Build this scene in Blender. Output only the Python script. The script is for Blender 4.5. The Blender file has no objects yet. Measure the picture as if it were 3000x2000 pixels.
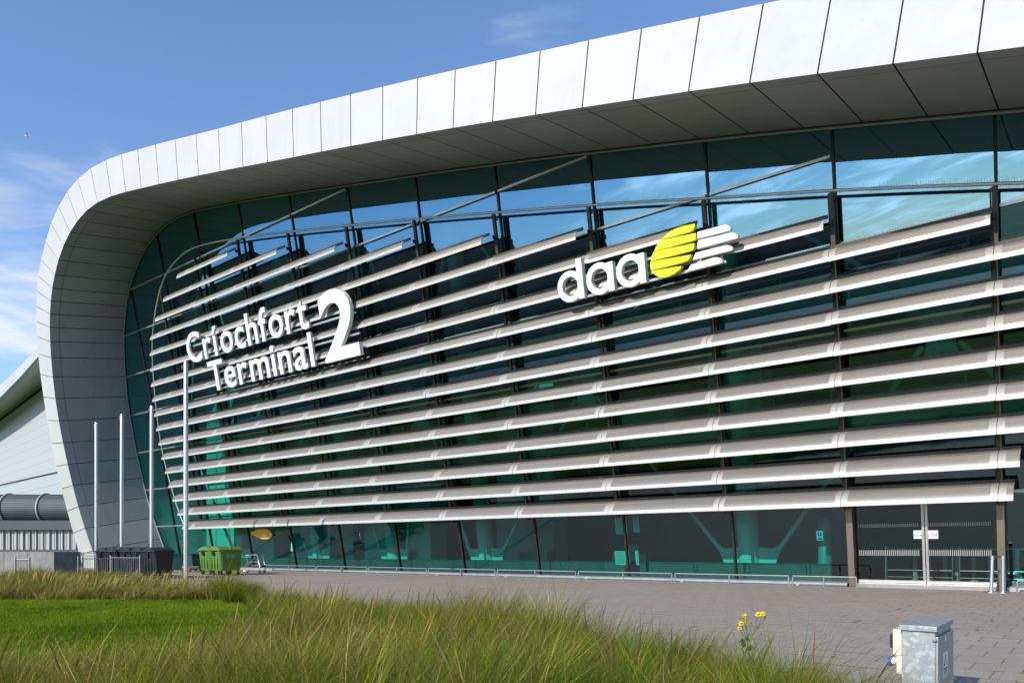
import bpy, bmesh, math, random
import numpy as np
from mathutils import Vector, Matrix
random.seed(7); rng = np.random.default_rng(7)
scene = bpy.context.scene
COL = scene.collection
R = math.radians
# ------------------------------------------------------------------ survey of the place
# camera at the origin looking along +Y, eye 1.25 m above the plaza
F_, CX, YH, H = 2170.0, 1500.0, 1612.0, 1.25
d_ = np.array([-2750 / F_, 1, 0.0]); d_ /= np.linalg.norm(d_)      # along the facade, away from the camera
nh = np.array([-d_[1], d_[0], 0.0])                                # horizontal, out of the facade
AL = R(10.7)                                                       # the glass leans outwards
vv_ = nh * math.sin(AL) + np.array([0, 0, math.cos(AL)])
nn_ = nh * math.cos(AL) - np.array([0, 0, math.sin(AL)])
uu_ = -d_
B_ = np.array([8.65817, 28.27251, 0.15])                           # foot of the glass at u = 0
def P(u, v, o=0.0): return tuple(B_ + uu_ * u + vv_ * v + nn_ * o)     # facade coordinates
def G(u, o, z=0.0): return tuple(np.array([B_[0], B_[1], 0]) + uu_ * u + nh * o + np.array([0, 0, z]))   # ground coordinates along the facade
def survey(x, y, o=0.0):                                           # sight line -> facade coordinates at offset o
    r = np.array([(x - CX) / F_, 1, (YH - y) / F_]); c = np.array([0, 0, H])
    t = np.dot(B_ + nn_ * o - c, nn_) / np.dot(r, nn_); p = c + r * t
    return float(np.dot(p - B_, uu_)), float(np.dot(p - B_, vv_))
# ------------------------------------------------------------------ mesh helpers
class MB:
    def __init__(s): s.v = []; s.f = []; s.m = []; s.uv = []; s.sm = []
    def face(s, pts, m=0, uv=None, smooth=False):
        i = len(s.v); s.v += [tuple(p) for p in pts]; s.f.append(tuple(range(i, i + len(pts)))); s.m.append(m)
        s.uv.append(uv); s.sm.append(smooth)
    def grid(s, rows, m=0, uvs=None, smooth=True, closed=False):
        i = len(s.v); n = len(rows[0])
        for r in rows: s.v += [tuple(p) for p in r]
        for a in range(len(rows) - 1):
            for b in range(n if closed else n - 1):
                c = (b + 1) % n
                q = (i + a * n + b, i + a * n + c, i + (a + 1) * n + c, i + (a + 1) * n + b)
                s.f.append(q); s.m.append(m); s.sm.append(smooth)
                s.uv.append([uvs[a][b], uvs[a][c], uvs[a + 1][c], uvs[a + 1][b]] if uvs else None)
    def box(s, c, sx, sy, sz, ax=None, m=0):                       # c centre, ax three unit axes
        ax = ax or ((1, 0, 0), (0, 1, 0), (0, 0, 1)); c = np.array(c)
        a, b, e = [np.array(q) for q in ax]
        p = [c + a * (i * sx / 2) + b * (j * sy / 2) + e * (k * sz / 2) for k in (-1, 1) for j in (-1, 1) for i in (-1, 1)]
        for q in ((0, 2, 3, 1), (4, 5, 7, 6), (0, 1, 5, 4), (2, 6, 7, 3), (0, 4, 6, 2), (1, 3, 7, 5)):
            s.face([p[k] for k in q], m)
    def bbox(s, c, sx, sy, sz, bev=0.01, ax=None, m=0):            # bevelled box
        bm = bmesh.new(); bmesh.ops.create_cube(bm, size=1)
        for w in bm.verts: w.co = Vector((w.co.x * sx, w.co.y * sy, w.co.z * sz))
        bmesh.ops.bevel(bm, geom=bm.edges[:], offset=bev, segments=2, affect='EDGES', profile=.6)
        ax = ax or ((1, 0, 0), (0, 1, 0), (0, 0, 1)); a, b, e = [np.array(q) for q in ax]; c = np.array(c)
        for f in bm.faces: s.face([c + a * w.co.x + b * w.co.y + e * w.co.z for w in f.verts], m)
        bm.free()
    def prism(s, poly, ext, m=0, ms=None):                         # poly of 3D points, ext vector
        e = np.array(ext); q = [tuple(np.array(p) + e) for p in poly]; n = len(poly)
        s.face(poly[::-1], m); s.face(q, m)
        for i in range(n): s.face([poly[i], poly[(i + 1) % n], q[(i + 1) % n], q[i]], m if ms is None else ms)
    def tube(s, pts, r, n=8, m=0, cap=True, r2=None):
        pts = [np.array(p, float) for p in pts]; rows = []; pr = None
        for i, p in enumerate(pts):
            t = pts[min(i + 1, len(pts) - 1)] - pts[max(i - 1, 0)]; t /= np.linalg.norm(t) + 1e-9
            if pr is None:
                ref = np.array([0, 0, 1.0]) if abs(t[2]) < .9 else np.array([1.0, 0, 0]); a = np.cross(t, ref)
            else: a = pr - t * np.dot(pr, t)
            a /= np.linalg.norm(a); b = np.cross(t, a); pr = a
            rr = r if r2 is None else r + (r2 - r) * i / (len(pts) - 1)
            rows.append([tuple(p + (a * math.cos(2 * math.pi * k / n) + b * math.sin(2 * math.pi * k / n)) * rr) for k in range(n)])
        s.grid(rows, m, closed=True)
        if cap: s.face(rows[0][::-1], m); s.face(rows[-1], m)
    def lathe(s, c, prof, n=20, m=0, axis=2):
        rows = []
        for r, z in prof:
            row = []
            for k in range(n):
                a = 2 * math.pi * k / n; q = (r * math.cos(a), r * math.sin(a), z)
                if axis == 0: q = (z, r * math.cos(a), r * math.sin(a))
                if axis == 1: q = (r * math.cos(a), z, -r * math.sin(a))
                row.append((c[0] + q[0], c[1] + q[1], c[2] + q[2]))
            rows.append(row)
        s.grid(rows, m, closed=True); s.face(rows[0][::-1], m); s.face(rows[-1], m)
    def build(s, name, mats, parent=None):
        me = bpy.data.meshes.new(name); me.from_pydata(s.v, [], s.f)
        mats = mats if isinstance(mats, (list, tuple)) else [mats]
        for q in mats: me.materials.append(q)
        me.polygons.foreach_set('material_index', s.m); me.polygons.foreach_set('use_smooth', s.sm)
        if any(q is not None for q in s.uv):
            l = me.uv_layers.new(name='UVMap'); i = 0; arr = np.zeros(len(me.loops) * 2, np.float32)
            for f, q in zip(s.f, s.uv):
                for k in range(len(f)):
                    if q is not None: arr[2 * i:2 * i + 2] = q[k]
                    i += 1
            l.data.foreach_set('uv', arr)
        me.validate(); me.update()
        o = bpy.data.objects.new(name, me); COL.objects.link(o)
        if parent: o.parent = parent
        return o
def tag(o, label=None, cat=None, group=None, kind=None):
    for k, v in (('label', label), ('category', cat), ('group', group), ('kind', kind)):
        if v: o[k] = v
    return o
def thing(name, label, cat, loc=(0, 0, 0), rz=0, group=None):
    o = bpy.data.objects.new(name, None); COL.objects.link(o); o.empty_display_size = .2
    o.location = loc; o.rotation_euler = (0, 0, rz); return tag(o, label, cat, group)
def kids(o): return [c for c in bpy.data.objects if c.parent == o]
def dup(o, loc, rz, label, parent=None):
    c = o.copy(); COL.objects.link(c)
    if parent: c.parent = parent
    else: c.location = loc; c.rotation_euler = (0, 0, rz); c['label'] = label
    for k in kids(o): dup(k, None, None, None, c)
    return c
# ------------------------------------------------------------------ materials
def nt(name):
    m = bpy.data.materials.new(name); m.use_nodes = True; t = m.node_tree
    return m, t, t.nodes['Principled BSDF'], t.nodes['Material Output']
def N(t, kind, **kw):
    n = t.nodes.new(kind)
    for k, v in kw.items():
        if k in n.inputs: n.inputs[k].default_value = v
        else: setattr(n, k, v)
    return n
def ramp(t, src, stops):
    r = t.nodes.new('ShaderNodeValToRGB'); e = r.color_ramp.elements
    while len(e) < len(stops): e.new(.5)
    for q, (p, c) in zip(e, stops): q.position = p; q.color = (*c, 1) if len(c) == 3 else c
    t.links.new(src, r.inputs[0]); return r
def math_(t, op, a, b=None, c=None, clamp=False):
    n = t.nodes.new('ShaderNodeMath'); n.operation = op; n.use_clamp = clamp
    for i, q in enumerate((a, b, c)):
        if q is None: continue
        if isinstance(q, (int, float)): n.inputs[i].default_value = q
        else: t.links.new(q, n.inputs[i])
    return n.outputs[0]
def vmath(t, op, a, b=None):
    n = t.nodes.new('ShaderNodeVectorMath'); n.operation = op
    for i, q in enumerate((a, b)):
        if q is None: continue
        if isinstance(q, (tuple, list)): n.inputs[i].default_value = q
        else: t.links.new(q, n.inputs[i])
    return n.outputs['Value'] if op in ('DOT_PRODUCT', 'LENGTH') else n.outputs[0]
def mixc(t, fac, a, b):
    n = t.nodes.new('ShaderNodeMix'); n.data_type = 'RGBA'
    for s, q in ((0, fac), (6, a), (7, b)):
        if isinstance(q, (int, float)): n.inputs[s].default_value = q
        elif isinstance(q, tuple): n.inputs[s].default_value = (*q, 1)
        else: t.links.new(q, n.inputs[s])
    return n.outputs[2]
def paint(name, col, rough=.45, metal=0.0, var=.08, scale=3.0, bump=0.0, spec=.5, coord='Object', bscale=60):
    m, t, p, out = nt(name)
    tc = N(t, 'ShaderNodeTexCoord'); no = N(t, 'ShaderNodeTexNoise', Scale=scale, Detail=6.0, Roughness=.6)
    t.links.new(tc.outputs[coord], no.inputs['Vector'])
    a = tuple(max(0, c * (1 - var)) for c in col); b = tuple(c * (1 + var) for c in col)
    r = ramp(t, no.outputs[0], [(.3, a), (.7, b)]); t.links.new(r.outputs[0], p.inputs['Base Color'])
    p.inputs['Roughness'].default_value = rough; p.inputs['Metallic'].default_value = metal; p.inputs['Specular IOR Level'].default_value = spec
    if bump:
        n2 = N(t, 'ShaderNodeTexNoise', Scale=bscale, Detail=5.0); t.links.new(tc.outputs[coord], n2.inputs['Vector'])
        bp = N(t, 'ShaderNodeBump', Strength=bump, Distance=.02); t.links.new(n2.outputs[0], bp.inputs['Height']); t.links.new(bp.outputs[0], p.inputs['Normal'])
    return m
M = {}
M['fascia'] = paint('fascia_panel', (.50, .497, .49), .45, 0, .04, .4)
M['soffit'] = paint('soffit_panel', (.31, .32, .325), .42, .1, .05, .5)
M['joint'] = paint('joint_gap', (.02, .02, .02), .8)
M['roof'] = paint('roof_cladding', (.5, .51, .52), .5, .2, .05, .3)
M['dark_metal'] = paint('dark_bronze_metal', (.022, .018, .016), .45, .2, .3, 4)
M['post'] = paint('louvre_post_bronze', (.045, .036, .03), .5, .2, .35, 2)
def weather(m, amt, streak):
    t = m.node_tree; p = t.nodes['Principled BSDF']; l = p.inputs['Base Color'].links[0].from_socket
    g = N(t, 'ShaderNodeNewGeometry'); k = math_(t, 'ADD', math_(t, 'MULTIPLY', g.outputs['Random Per Island'], 2 * amt), 1 - amt)
    tc = N(t, 'ShaderNodeTexCoord'); mp = vmath(t, 'MULTIPLY', tc.outputs['Object'], (2.2, 2.2, .25)); no = N(t, 'ShaderNodeTexNoise', Scale=1.0, Detail=7.0, Roughness=.65); t.links.new(mp, no.inputs['Vector'])
    d = math_(t, 'SUBTRACT', 1.0, math_(t, 'MULTIPLY', math_(t, 'SUBTRACT', no.outputs[0], .5, clamp=True), streak))
    sc = N(t, 'ShaderNodeVectorMath'); sc.operation = 'SCALE'; t.links.new(l, sc.inputs[0]); t.links.new(math_(t, 'MULTIPLY', k, d), sc.inputs['Scale']); t.links.new(sc.outputs[0], p.inputs['Base Color'])
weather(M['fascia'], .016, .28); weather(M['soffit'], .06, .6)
M['alu'] = paint('aluminium', (.55, .55, .54), .38, .75, .08, 4)
M['strip'] = paint('frosted_strip', (.36, .36, .35), .6, 0, .1, 9)
M['sill'] = paint('sill_grey', (.33, .33, .33), .5, .2, .15, 3)
M['steel'] = paint('brushed_stainless', (.60, .59, .58), .30, .95, .08, 8)
M['galv_rail'] = paint('galvanised_rail', (.30, .30, .31), .5, .6, .15, 12)
M['trim'] = paint('trim_grey', (.28, .28, .28), .5, .4, .1, 3)
M['jamb'] = paint('door_jamb', (.24, .19, .16), .4, .6, .08, 3)
M['white'] = paint('white_letter_paint', (.70, .695, .68), .4, 0, .02, 1)
M['lime'] = paint('lime_paint', (.66, .74, .01), .4, 0, .02, 1)
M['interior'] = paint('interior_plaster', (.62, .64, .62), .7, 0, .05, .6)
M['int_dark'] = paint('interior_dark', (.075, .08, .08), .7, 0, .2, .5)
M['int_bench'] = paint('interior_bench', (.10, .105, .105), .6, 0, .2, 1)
M['int_floor'] = paint('interior_floor', (.20, .20, .19), .3, 0, .1, .8)
M['int_steel'] = paint('interior_white_steel', (.78, .80, .78), .4, 0, .03, 1)
M['flange'] = paint('louvre_flange', (.07, .062, .055), .6, .2, .25, 6)
M['spike'] = paint('spike_wire', (.10, .09, .08), .5, .5, .2, 6)
M['concrete'] = paint('dark_concrete', (.20, .195, .18), .85, 0, .28, 2.2, .5)
M['black_plastic'] = paint('black_plastic', (.012, .012, .013), .45, 0, .3, 4)
M['green_plastic'] = paint('green_plastic', (.09, .20, .036), .42, 0, .10, 3)
M['teal_plastic'] = paint('teal_plastic', (.006, .06, .055), .45, 0, .15, 3)
M['rubber'] = paint('rubber', (.03, .02, .016), .8, 0, .3, 8)
M['rust'] = paint('caster_rust', (.10, .055, .03), .7, .3, .3, 12)
M['blue'] = paint('blue_plastic', (.02, .09, .55), .4, 0, .1, 6)
M['totem'] = paint('totem_teal', (.05, .30, .36), .4, 0, .05, 3)
M['red'] = paint('red_plastic', (.55, .01, .015), .4, 0, .1, 6)
M['cream'] = paint('cream_plastic', (.70, .63, .48), .4, 0, .03, 3)
M['sticker'] = paint('white_sticker', (.72, .73, .72), .5, 0, .05, 9)
M['ink'] = paint('black_ink', (.02, .02, .025), .6)
M['yellow'] = paint('yellow_sign', (.80, .42, .02), .45, 0, .05, 3)
M['faded'] = paint('faded_print', (.30, .40, .33), .5, 0, .1, 20)
M['hangar_white'] = paint('white_cladding', (.66, .67, .68), .45, 0, .03, .3)
M['hangar_grey'] = paint('pale_grey_cladding', (.42, .46, .48), .5, 0, .04, .3)
M['tube_grey'] = paint('walkway_grey', (.06, .075, .082), .6, .1, .15, .5)
M['navy'] = paint('dark_slate_trim', (.05, .06, .085), .6, 0, .1, .5)
M['corrugated'] = paint('corrugated_steel', (.36, .34, .33), .5, .35, .1, .8)
M['hangar_glass'] = paint('dark_glazing', (.012, .018, .02), .5, 0, .2, .2, spec=.15)
M['box_grey'] = paint('cabinet_grey', (.33, .34, .36), .45, .5, .08, 5)
M['petal'] = paint('yellow_petals', (.85, .62, .01), .6, 0, .1, 40)
M['stem'] = paint('weed_stem', (.10, .15, .03), .6, 0, .2, 30)
M['bird'] = paint('gull_white', (.75, .75, .75), .7, 0, .15, 5)
M['asphalt'] = paint('asphalt', (.05, .05, .052), .85, 0, .2, .4)
M['hill'] = paint('far_hill', (.035, .055, .07), 1, 0, .25, .01)
M['wood'] = paint('far_wood', (.02, .04, .012), 1, 0, .4, .2)

def make_glass(name, tint, base, refl=(.70, .92, 1.0)):
    m, t, p, out = nt(name); t.nodes.remove(p)
    tr = N(t, 'ShaderNodeBsdfTransparent'); tr.inputs[0].default_value = (*tint, 1)
    gl = N(t, 'ShaderNodeBsdfGlossy'); gl.inputs['Color'].default_value = (*refl, 1); gl.inputs['Roughness'].default_value = .0
    fr = N(t, 'ShaderNodeFresnel', IOR=1.5)
    tc = N(t, 'ShaderNodeTexCoord'); no = N(t, 'ShaderNodeTexNoise', Scale=.35, Detail=1.0); t.links.new(tc.outputs['Object'], no.inputs['Vector'])
    bp = N(t, 'ShaderNodeBump', Strength=.10, Distance=.05); t.links.new(no.outputs[0], bp.inputs['Height']); t.links.new(bp.outputs[0], gl.inputs['Normal'])
    f = math_(t, 'ADD', fr.outputs[0], base, clamp=True)
    mx = N(t, 'ShaderNodeMixShader'); t.links.new(f, mx.inputs[0]); t.links.new(tr.outputs[0], mx.inputs[1]); t.links.new(gl.outputs[0], mx.inputs[2])
    t.links.new(mx.outputs[0], out.inputs[0]); return m
M['glass'] = make_glass('green_tinted_glass', (.15, .71, .63), .05)
M['glass_up'] = make_glass('green_coated_glass', (.13, .60, .53), .25, (.40, .72, 1.0))
M['door_glass'] = make_glass('door_glass', (.36, .46, .45), .03)

def louvre_mat():
    m, t, p, out = nt('louvre_perforated_aluminium')
    uv = N(t, 'ShaderNodeUVMap'); sx = N(t, 'ShaderNodeSeparateXYZ'); t.links.new(uv.outputs[0], sx.inputs[0])
    X, Y = sx.outputs[0], sx.outputs[1]
    tc = N(t, 'ShaderNodeTexCoord'); no = N(t, 'ShaderNodeTexNoise', Scale=1.3, Detail=7.0, Roughness=.65); t.links.new(tc.outputs['Object'], no.inputs['Vector'])
    n2 = N(t, 'ShaderNodeTexNoise', Scale=14.0, Detail=4.0); t.links.new(tc.outputs['Object'], n2.inputs['Vector'])
    # dust plus the blade's curved shading, put into colour towards the upper edge
    dirt_shade = math_(t, 'MULTIPLY', math_(t, 'SMOOTH_MIN', math_(t, 'MULTIPLY', math_(t, 'SUBTRACT', Y, .35), 2.2), 1.0, .1, clamp=True), no.outputs[0])
    drip = N(t, 'ShaderNodeTexNoise', Scale=1.0, Detail=5.0, Roughness=.7); dv = vmath(t, 'MULTIPLY', uv.outputs[0], (32.0, 1.1, 1)); t.links.new(dv, drip.inputs['Vector'])
    lip = math_(t, 'LESS_THAN', Y, .135)
    c = mixc(t, lip, (.40, .385, .36), (.50, .485, .46))  # lower lip lighter: its sun-facing brightness is put into the colour
    c = mixc(t, math_(t, 'MULTIPLY', math_(t, 'SUBTRACT', drip.outputs[0], .52, clamp=True), 2.2, clamp=True), c, (.33, .29, .24))
    c = mixc(t, math_(t, 'MULTIPLY', dirt_shade, 1.5, clamp=True), c, (.15, .12, .095))
    spk = math_(t, 'GREATER_THAN', n2.outputs[0], .735)
    c = mixc(t, math_(t, 'MULTIPLY', spk, .5), c, (.75, .75, .73))
    # perforated field: clear of the seams and of the lower lip
    fx = math_(t, 'PINGPONG', X, .5)                     # X is in bays: 0 at a seam
    inx = math_(t, 'GREATER_THAN', fx, .045); iny = math_(t, 'MULTIPLY', math_(t, 'GREATER_THAN', Y, .135), math_(t, 'LESS_THAN', Y, .84))
    fld = math_(t, 'MULTIPLY', inx, iny)
    hx = math_(t, 'SUBTRACT', math_(t, 'FRACT', math_(t, 'MULTIPLY', X, 4.6 / .036)), .5); hy = math_(t, 'SUBTRACT', math_(t, 'FRACT', math_(t, 'MULTIPLY', Y, 1 / .036)), .5)
    rr = math_(t, 'ADD', math_(t, 'MULTIPLY', hx, hx), math_(t, 'MULTIPLY', hy, hy))
    hole = math_(t, 'MULTIPLY', math_(t, 'LESS_THAN', rr, .10), fld)
    c = mixc(t, math_(t, 'MULTIPLY', fld, .70), c, (.235, .215, .192))
    t.links.new(c, p.inputs['Base Color']); p.inputs['Roughness'].default_value = .45; p.inputs['Metallic'].default_value = .15
    tr = N(t, 'ShaderNodeBsdfTransparent'); mx = N(t, 'ShaderNodeMixShader')
    t.links.new(hole, mx.inputs[0]); t.links.new(p.outputs[0], mx.inputs[1]); t.links.new(tr.outputs[0], mx.inputs[2]); t.links.new(mx.outputs[0], out.inputs[0])
    return m
M['louvre'] = louvre_mat()

def paving_mat():
    m, t, p, out = nt('stone_paving')
    uv = N(t, 'ShaderNodeUVMap')
    nd = N(t, 'ShaderNodeTexNoise', Scale=.6, Detail=3.0); t.links.new(uv.outputs[0], nd.inputs['Vector'])
    br = N(t, 'ShaderNodeTexBrick', offset=.5); t.links.new(uv.outputs[0], br.inputs['Vector'])
    for k, v in (('Scale', 1.0), ('Mortar Size', .008), ('Mortar Smooth', .3), ('Brick Width', .46), ('Row Height', .58), ('Bias', -.1)): br.inputs[k].default_value = v
    br.inputs['Color1'].default_value = (.335, .288, .238, 1); br.inputs['Color2'].default_value = (.372, .322, .27, 1); br.inputs['Mortar'].default_value = (.12, .098, .076, 1)
    n1 = N(t, 'ShaderNodeTexNoise', Scale=.35, Detail=8.0, Roughness=.7); t.links.new(uv.outputs[0], n1.inputs['Vector'])
    n2 = N(t, 'ShaderNodeTexNoise', Scale=24.0, Detail=6.0, Roughness=.7); t.links.new(uv.outputs[0], n2.inputs['Vector'])
    c = mixc(t, math_(t, 'MULTIPLY', math_(t, 'SUBTRACT', n1.outputs[0], .4, clamp=True), 1.6, clamp=True), br.outputs[0], (.27, .22, .168))
    c = mixc(t, math_(t, 'MULTIPLY', math_(t, 'SUBTRACT', n2.outputs[0], .5, clamp=True), 1.3, clamp=True), c, (.42, .37, .315))
    n3 = N(t, 'ShaderNodeTexNoise', Scale=.9, Detail=3.0); t.links.new(uv.outputs[0], n3.inputs['Vector'])
    b2 = N(t, 'ShaderNodeTexBrick', offset=.5); t.links.new(uv.outputs[0], b2.inputs['Vector'])
    for k, v in (('Scale', 1.0), ('Mortar Size', .022), ('Mortar Smooth', .2), ('Brick Width', 3.7), ('Row Height', .58)): b2.inputs[k].default_value = v
    moss = math_(t, 'MULTIPLY', b2.outputs['Fac'], math_(t, 'GREATER_THAN', n3.outputs[0], .555))
    c = mixc(t, moss, c, (.10, .115, .015))
    t.links.new(c, p.inputs['Base Color']); p.inputs['Roughness'].default_value = .75
    bp = N(t, 'ShaderNodeBump', Strength=.5, Distance=.01); hgt = math_(t, 'ADD', math_(t, 'MULTIPLY', br.outputs['Fac'], -1.0), math_(t, 'MULTIPLY', n2.outputs[0], .5))
    t.links.new(hgt, bp.inputs['Height']); t.links.new(bp.outputs[0], p.inputs['Normal'])
    return m
M['paving'] = paving_mat()
def soil_mat(name, cols, scale):
    m, t, p, out = nt(name); tc = N(t, 'ShaderNodeTexCoord'); no = N(t, 'ShaderNodeTexNoise', Scale=scale, Detail=9.0, Roughness=.7); t.links.new(tc.outputs['Object'], no.inputs['Vector'])
    r = ramp(t, no.outputs[0], [(.3, cols[0]), (.5, cols[1]), (.7, cols[2])]); t.links.new(r.outputs[0], p.inputs['Base Color']); p.inputs['Roughness'].default_value = .95
    p.inputs['Specular IOR Level'].default_value = .1; return m
M['turf'] = soil_mat('turf', ((.045, .085, .008), (.07, .13, .01), (.10, .155, .018)), 1.2)
M['soil'] = soil_mat('matted_grass_soil', ((.03, .035, .01), (.06, .06, .02), (.11, .09, .04)), 5)
def blade_mat(name, trans=.35):
    m, t, p, out = nt(name); at = N(t, 'ShaderNodeAttribute', attribute_name='tint')
    t.links.new(at.outputs[0], p.inputs['Base Color']); p.inputs['Roughness'].default_value = .65; p.inputs['Specular IOR Level'].default_value = .12
    tl = N(t, 'ShaderNodeBsdfTranslucent'); t.links.new(at.outputs[0], tl.inputs[0]); mx = N(t, 'ShaderNodeMixShader'); mx.inputs[0].default_value = trans
    t.links.new(p.outputs[0], mx.inputs[1]); t.links.new(tl.outputs[0], mx.inputs[2]); t.links.new(mx.outputs[0], out.inputs[0]); return m
M['blade'] = blade_mat('grass_blade')
def galv_mat():
    m, t, p, out = nt('galvanised_spangle'); tc = N(t, 'ShaderNodeTexCoord')
    vo = N(t, 'ShaderNodeTexVoronoi', Scale=26.0); nz = N(t, 'ShaderNodeTexNoise', Scale=14.0, Detail=4.0); t.links.new(tc.outputs['Object'], nz.inputs['Vector'])
    mv = vmath(t, 'ADD', tc.outputs['Object'], vmath(t, 'MULTIPLY', nz.outputs['Color'], (.10, .10, .10))); t.links.new(mv, vo.inputs['Vector'])
    sp = N(t, 'ShaderNodeSeparateColor'); t.links.new(vo.outputs['Color'], sp.inputs[0])
    r = ramp(t, sp.outputs[0], [(.0, (.265, .29, .305)), (.6, (.315, .34, .35)), (.92, (.42, .445, .45))]); t.links.new(r.outputs[0], p.inputs['Base Color'])
    p.inputs['Metallic'].default_value = .35; p.inputs['Roughness'].default_value = .5; return m
M['galv'] = galv_mat()
def panelled(name, base, joint, pitch, rough=.5):               # long horizontal cladding boards, joints by height
    m, t, p, out = nt(name); tc = N(t, 'ShaderNodeTexCoord'); s = N(t, 'ShaderNodeSeparateXYZ'); t.links.new(tc.outputs['Object'], s.inputs[0])
    fr = math_(t, 'FRACT', math_(t, 'DIVIDE', s.outputs[2], pitch)); k = math_(t, 'LESS_THAN', fr, .05)
    t.links.new(mixc(t, k, base, joint), p.inputs['Base Color']); p.inputs['Roughness'].default_value = rough; return m
M['boards'] = panelled('white_cladding_boards', (.39, .40, .41), (.26, .27, .28), .95)
M['boards_grey'] = panelled('grey_cladding_boards', (.37, .405, .42), (.25, .27, .28), 1.3)

# ------------------------------------------------------------------ ground
gm = MB(); S = 1500
gm.face([(-S, -S, -.006), (S, -S, -.006), (S, S, -.006), (-S, S, -.006)])
tag(gm.build('ground', M['turf']), kind='structure')
E0 = np.array([2.55, 6.2]); ED = np.array([-.598, .8015])          # edge between tall grass and paving
def edge(t): return E0 + ED * t
pv = MB()
poly = [(*edge(-6), 0), (*edge(70), 0), (-20, 120, 0), (60, 60, 0), (40, -10, 0)]
def guv(p):
    q = np.array([p[0] - B_[0], p[1] - B_[1], 0]); return (float(np.dot(q, uu_)), float(np.dot(q, nh)) + .15)
pv.face(poly, 0, [guv(p) for p in poly])
tag(pv.build('pavement', M['paving']), kind='structure')
sb = MB(); sb.face([(-40, 2, -.002), (3.4, 2, -.002), (*edge(-1), -.002), (*edge(45), -.002), (-40, 40, -.002)]); tag(sb.build('grass_bed', M['soil']), kind='structure')
lw = MB(); LAWN = [(-45, 4.6), (-3.7, 5.2), (-3.3, 7.6), (-3.5, 10), (-4.3, 13), (-6.5, 17.7), (-7.2, 18.4), (-14, 18.8), (-45, 19.4)]
lw.face([(x, y, .002) for x, y in LAWN]); tag(lw.build('lawn', M['turf']), kind='structure')
m = MB(); c0 = np.array(G(-3.2, 12.5, .004)); m.prism([tuple(c0), tuple(c0 + uu_ * .7), tuple(c0 + uu_ * .7 + nh * .6), tuple(c0 + nh * .6)], (0, 0, .006)); tag(m.build('inspection_cover', M['sill']), 'pale rectangular inspection cover set in the middle of the paving', 'cover')
# what lies behind the camera and shows in the glass: lane, car-park, wood and hills
rd = MB(); dd = np.array([-d_[1], d_[0]])
def lane(c0, w, z, name, mat):
    c0 = np.array(c0); a = np.array(d_[:2]); b = np.array([-a[1], a[0]]); q = [c0 + a * 300 + b * w / 2, c0 - a * 300 + b * w / 2, c0 - a * 300 - b * w / 2, c0 + a * 300 - b * w / 2]
    k = MB(); k.face([(*p, z) for p in q]); tag(k.build(name, mat), kind='structure')
lane((-38, -48), 9, .004, 'road', M['asphalt']); lane((-68, -86), 46, .004, 'car_park', M['asphalt'])
hb = MB(); rows = [[], [], []]
for i in range(121):
    a = R(130 + 210 * i / 120) ; hgt = 12 + 9 * math.sin(i * .19) + 5 * math.sin(i * .47 + 1) + 2 * math.sin(i * 1.3)
    for r_, z, row in ((1250, -2, 0), (1390, max(hgt, 6), 1), (1490, -2, 2)): rows[row].append((r_ * math.cos(a), r_ * math.sin(a), z))
hb.grid(rows); tag(hb.build('hills', M['hill']), kind='structure')
wb = MB(); rows = [[], [], []]
for i in range(401):
    a = R(140 + 180 * i / 400); hgt = 1.6 + .5 * math.sin(i * .31) + .4 * math.sin(i * .83 + 2) + .4 * random.random()
    rr = 190 + 12 * math.sin(i * .05)
    for r_, z, row in ((rr, -1, 0), (rr + 4, hgt, 1), (rr + 22, hgt * .8, 2)): rows[row].append((r_ * math.cos(a), r_ * math.sin(a), z))
wb.grid(rows); tag(wb.build('far_wood', M['wood']), kind='stuff')

# ------------------------------------------------------------------ terminal building
TB = thing('terminal_building', 'glass terminal with leaning green facade, long white sun louvres and silver wrap-around roof edge', 'building', G(-18, 0))
TBi = Matrix.Translation(TB.location).inverted()
def part(mb, name, mats, parent=None):
    o = mb.build(name, mats, parent or TB)
    if parent is None: o.matrix_parent_inverse = TBi.copy()
    return o
W = 4.9                                                            # depth of the projecting roof edge
MU = {k: -27.9 + 4.63 * (k) for k in range(-3, 7)}; MU[6] = -.1; MU[7] = 4.1; MU[8] = 8.45; MU[9] = 12.9; MU[10] = 17.4; MU[11] = 22.0
# joints of the roof edge: (front lower corner, outer corner) sight pairs, left foot to right
def z1(x, y): return (x / 2.61375, 400 + y / 2.61375)
def z2(x, y): return (x / 2.24, 1000 + y / 2.24)
K = 1.27551
prs = [(z2(*a), z2(*b)) for a, b in [((608, 1372), (522, 1398)), ((550, 1220), (482, 1257)), ((512, 1083), (440, 1112)), ((475, 945), (402, 965)), ((443, 805), (367, 820)),
        ((413, 665), (335, 670)), ((383, 520), (308, 518)), ((360, 370), (285, 363)), ((345, 230), (262, 207)), ((332, 92), (246, 68))]]
prs += [(z1(*a), z1(*b)) for a, b in [((382, 1565), (280, 1525)), ((380, 1458), (276, 1415)), ((381, 1357), (275, 1297)), ((386, 1257), (279, 1180)), ((397, 1162), (290, 1065)),
        ((414, 1066), (310, 955)), ((443, 943), (345, 800)), ((483, 828), (388, 658)), ((532, 727), (443, 530)), ((592, 637), (510, 415)), ((660, 559), (592, 318)), ((735, 497), (680, 237)),
        ((855, 448), (820, 170)), ((962, 424), (930, 135)), ((1075, 397), (1048, 103)), ((1215, 364), (1190, 62)), ((1363, 331), (1340, 20))]]
top = [(450, 309.7), (503, 296), (554, 281), (611, 266), (671, 251), (736, 234.5), (805, 217.5), (879, 199.5), (959, 180.5), (1046, 160.5), (1139, 140.5), (1240, 118), (1352, 93), (1472, 67), (1606, 39), (1753, 9), (1912, -23), (2084, -58), (2275, -96)]
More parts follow.
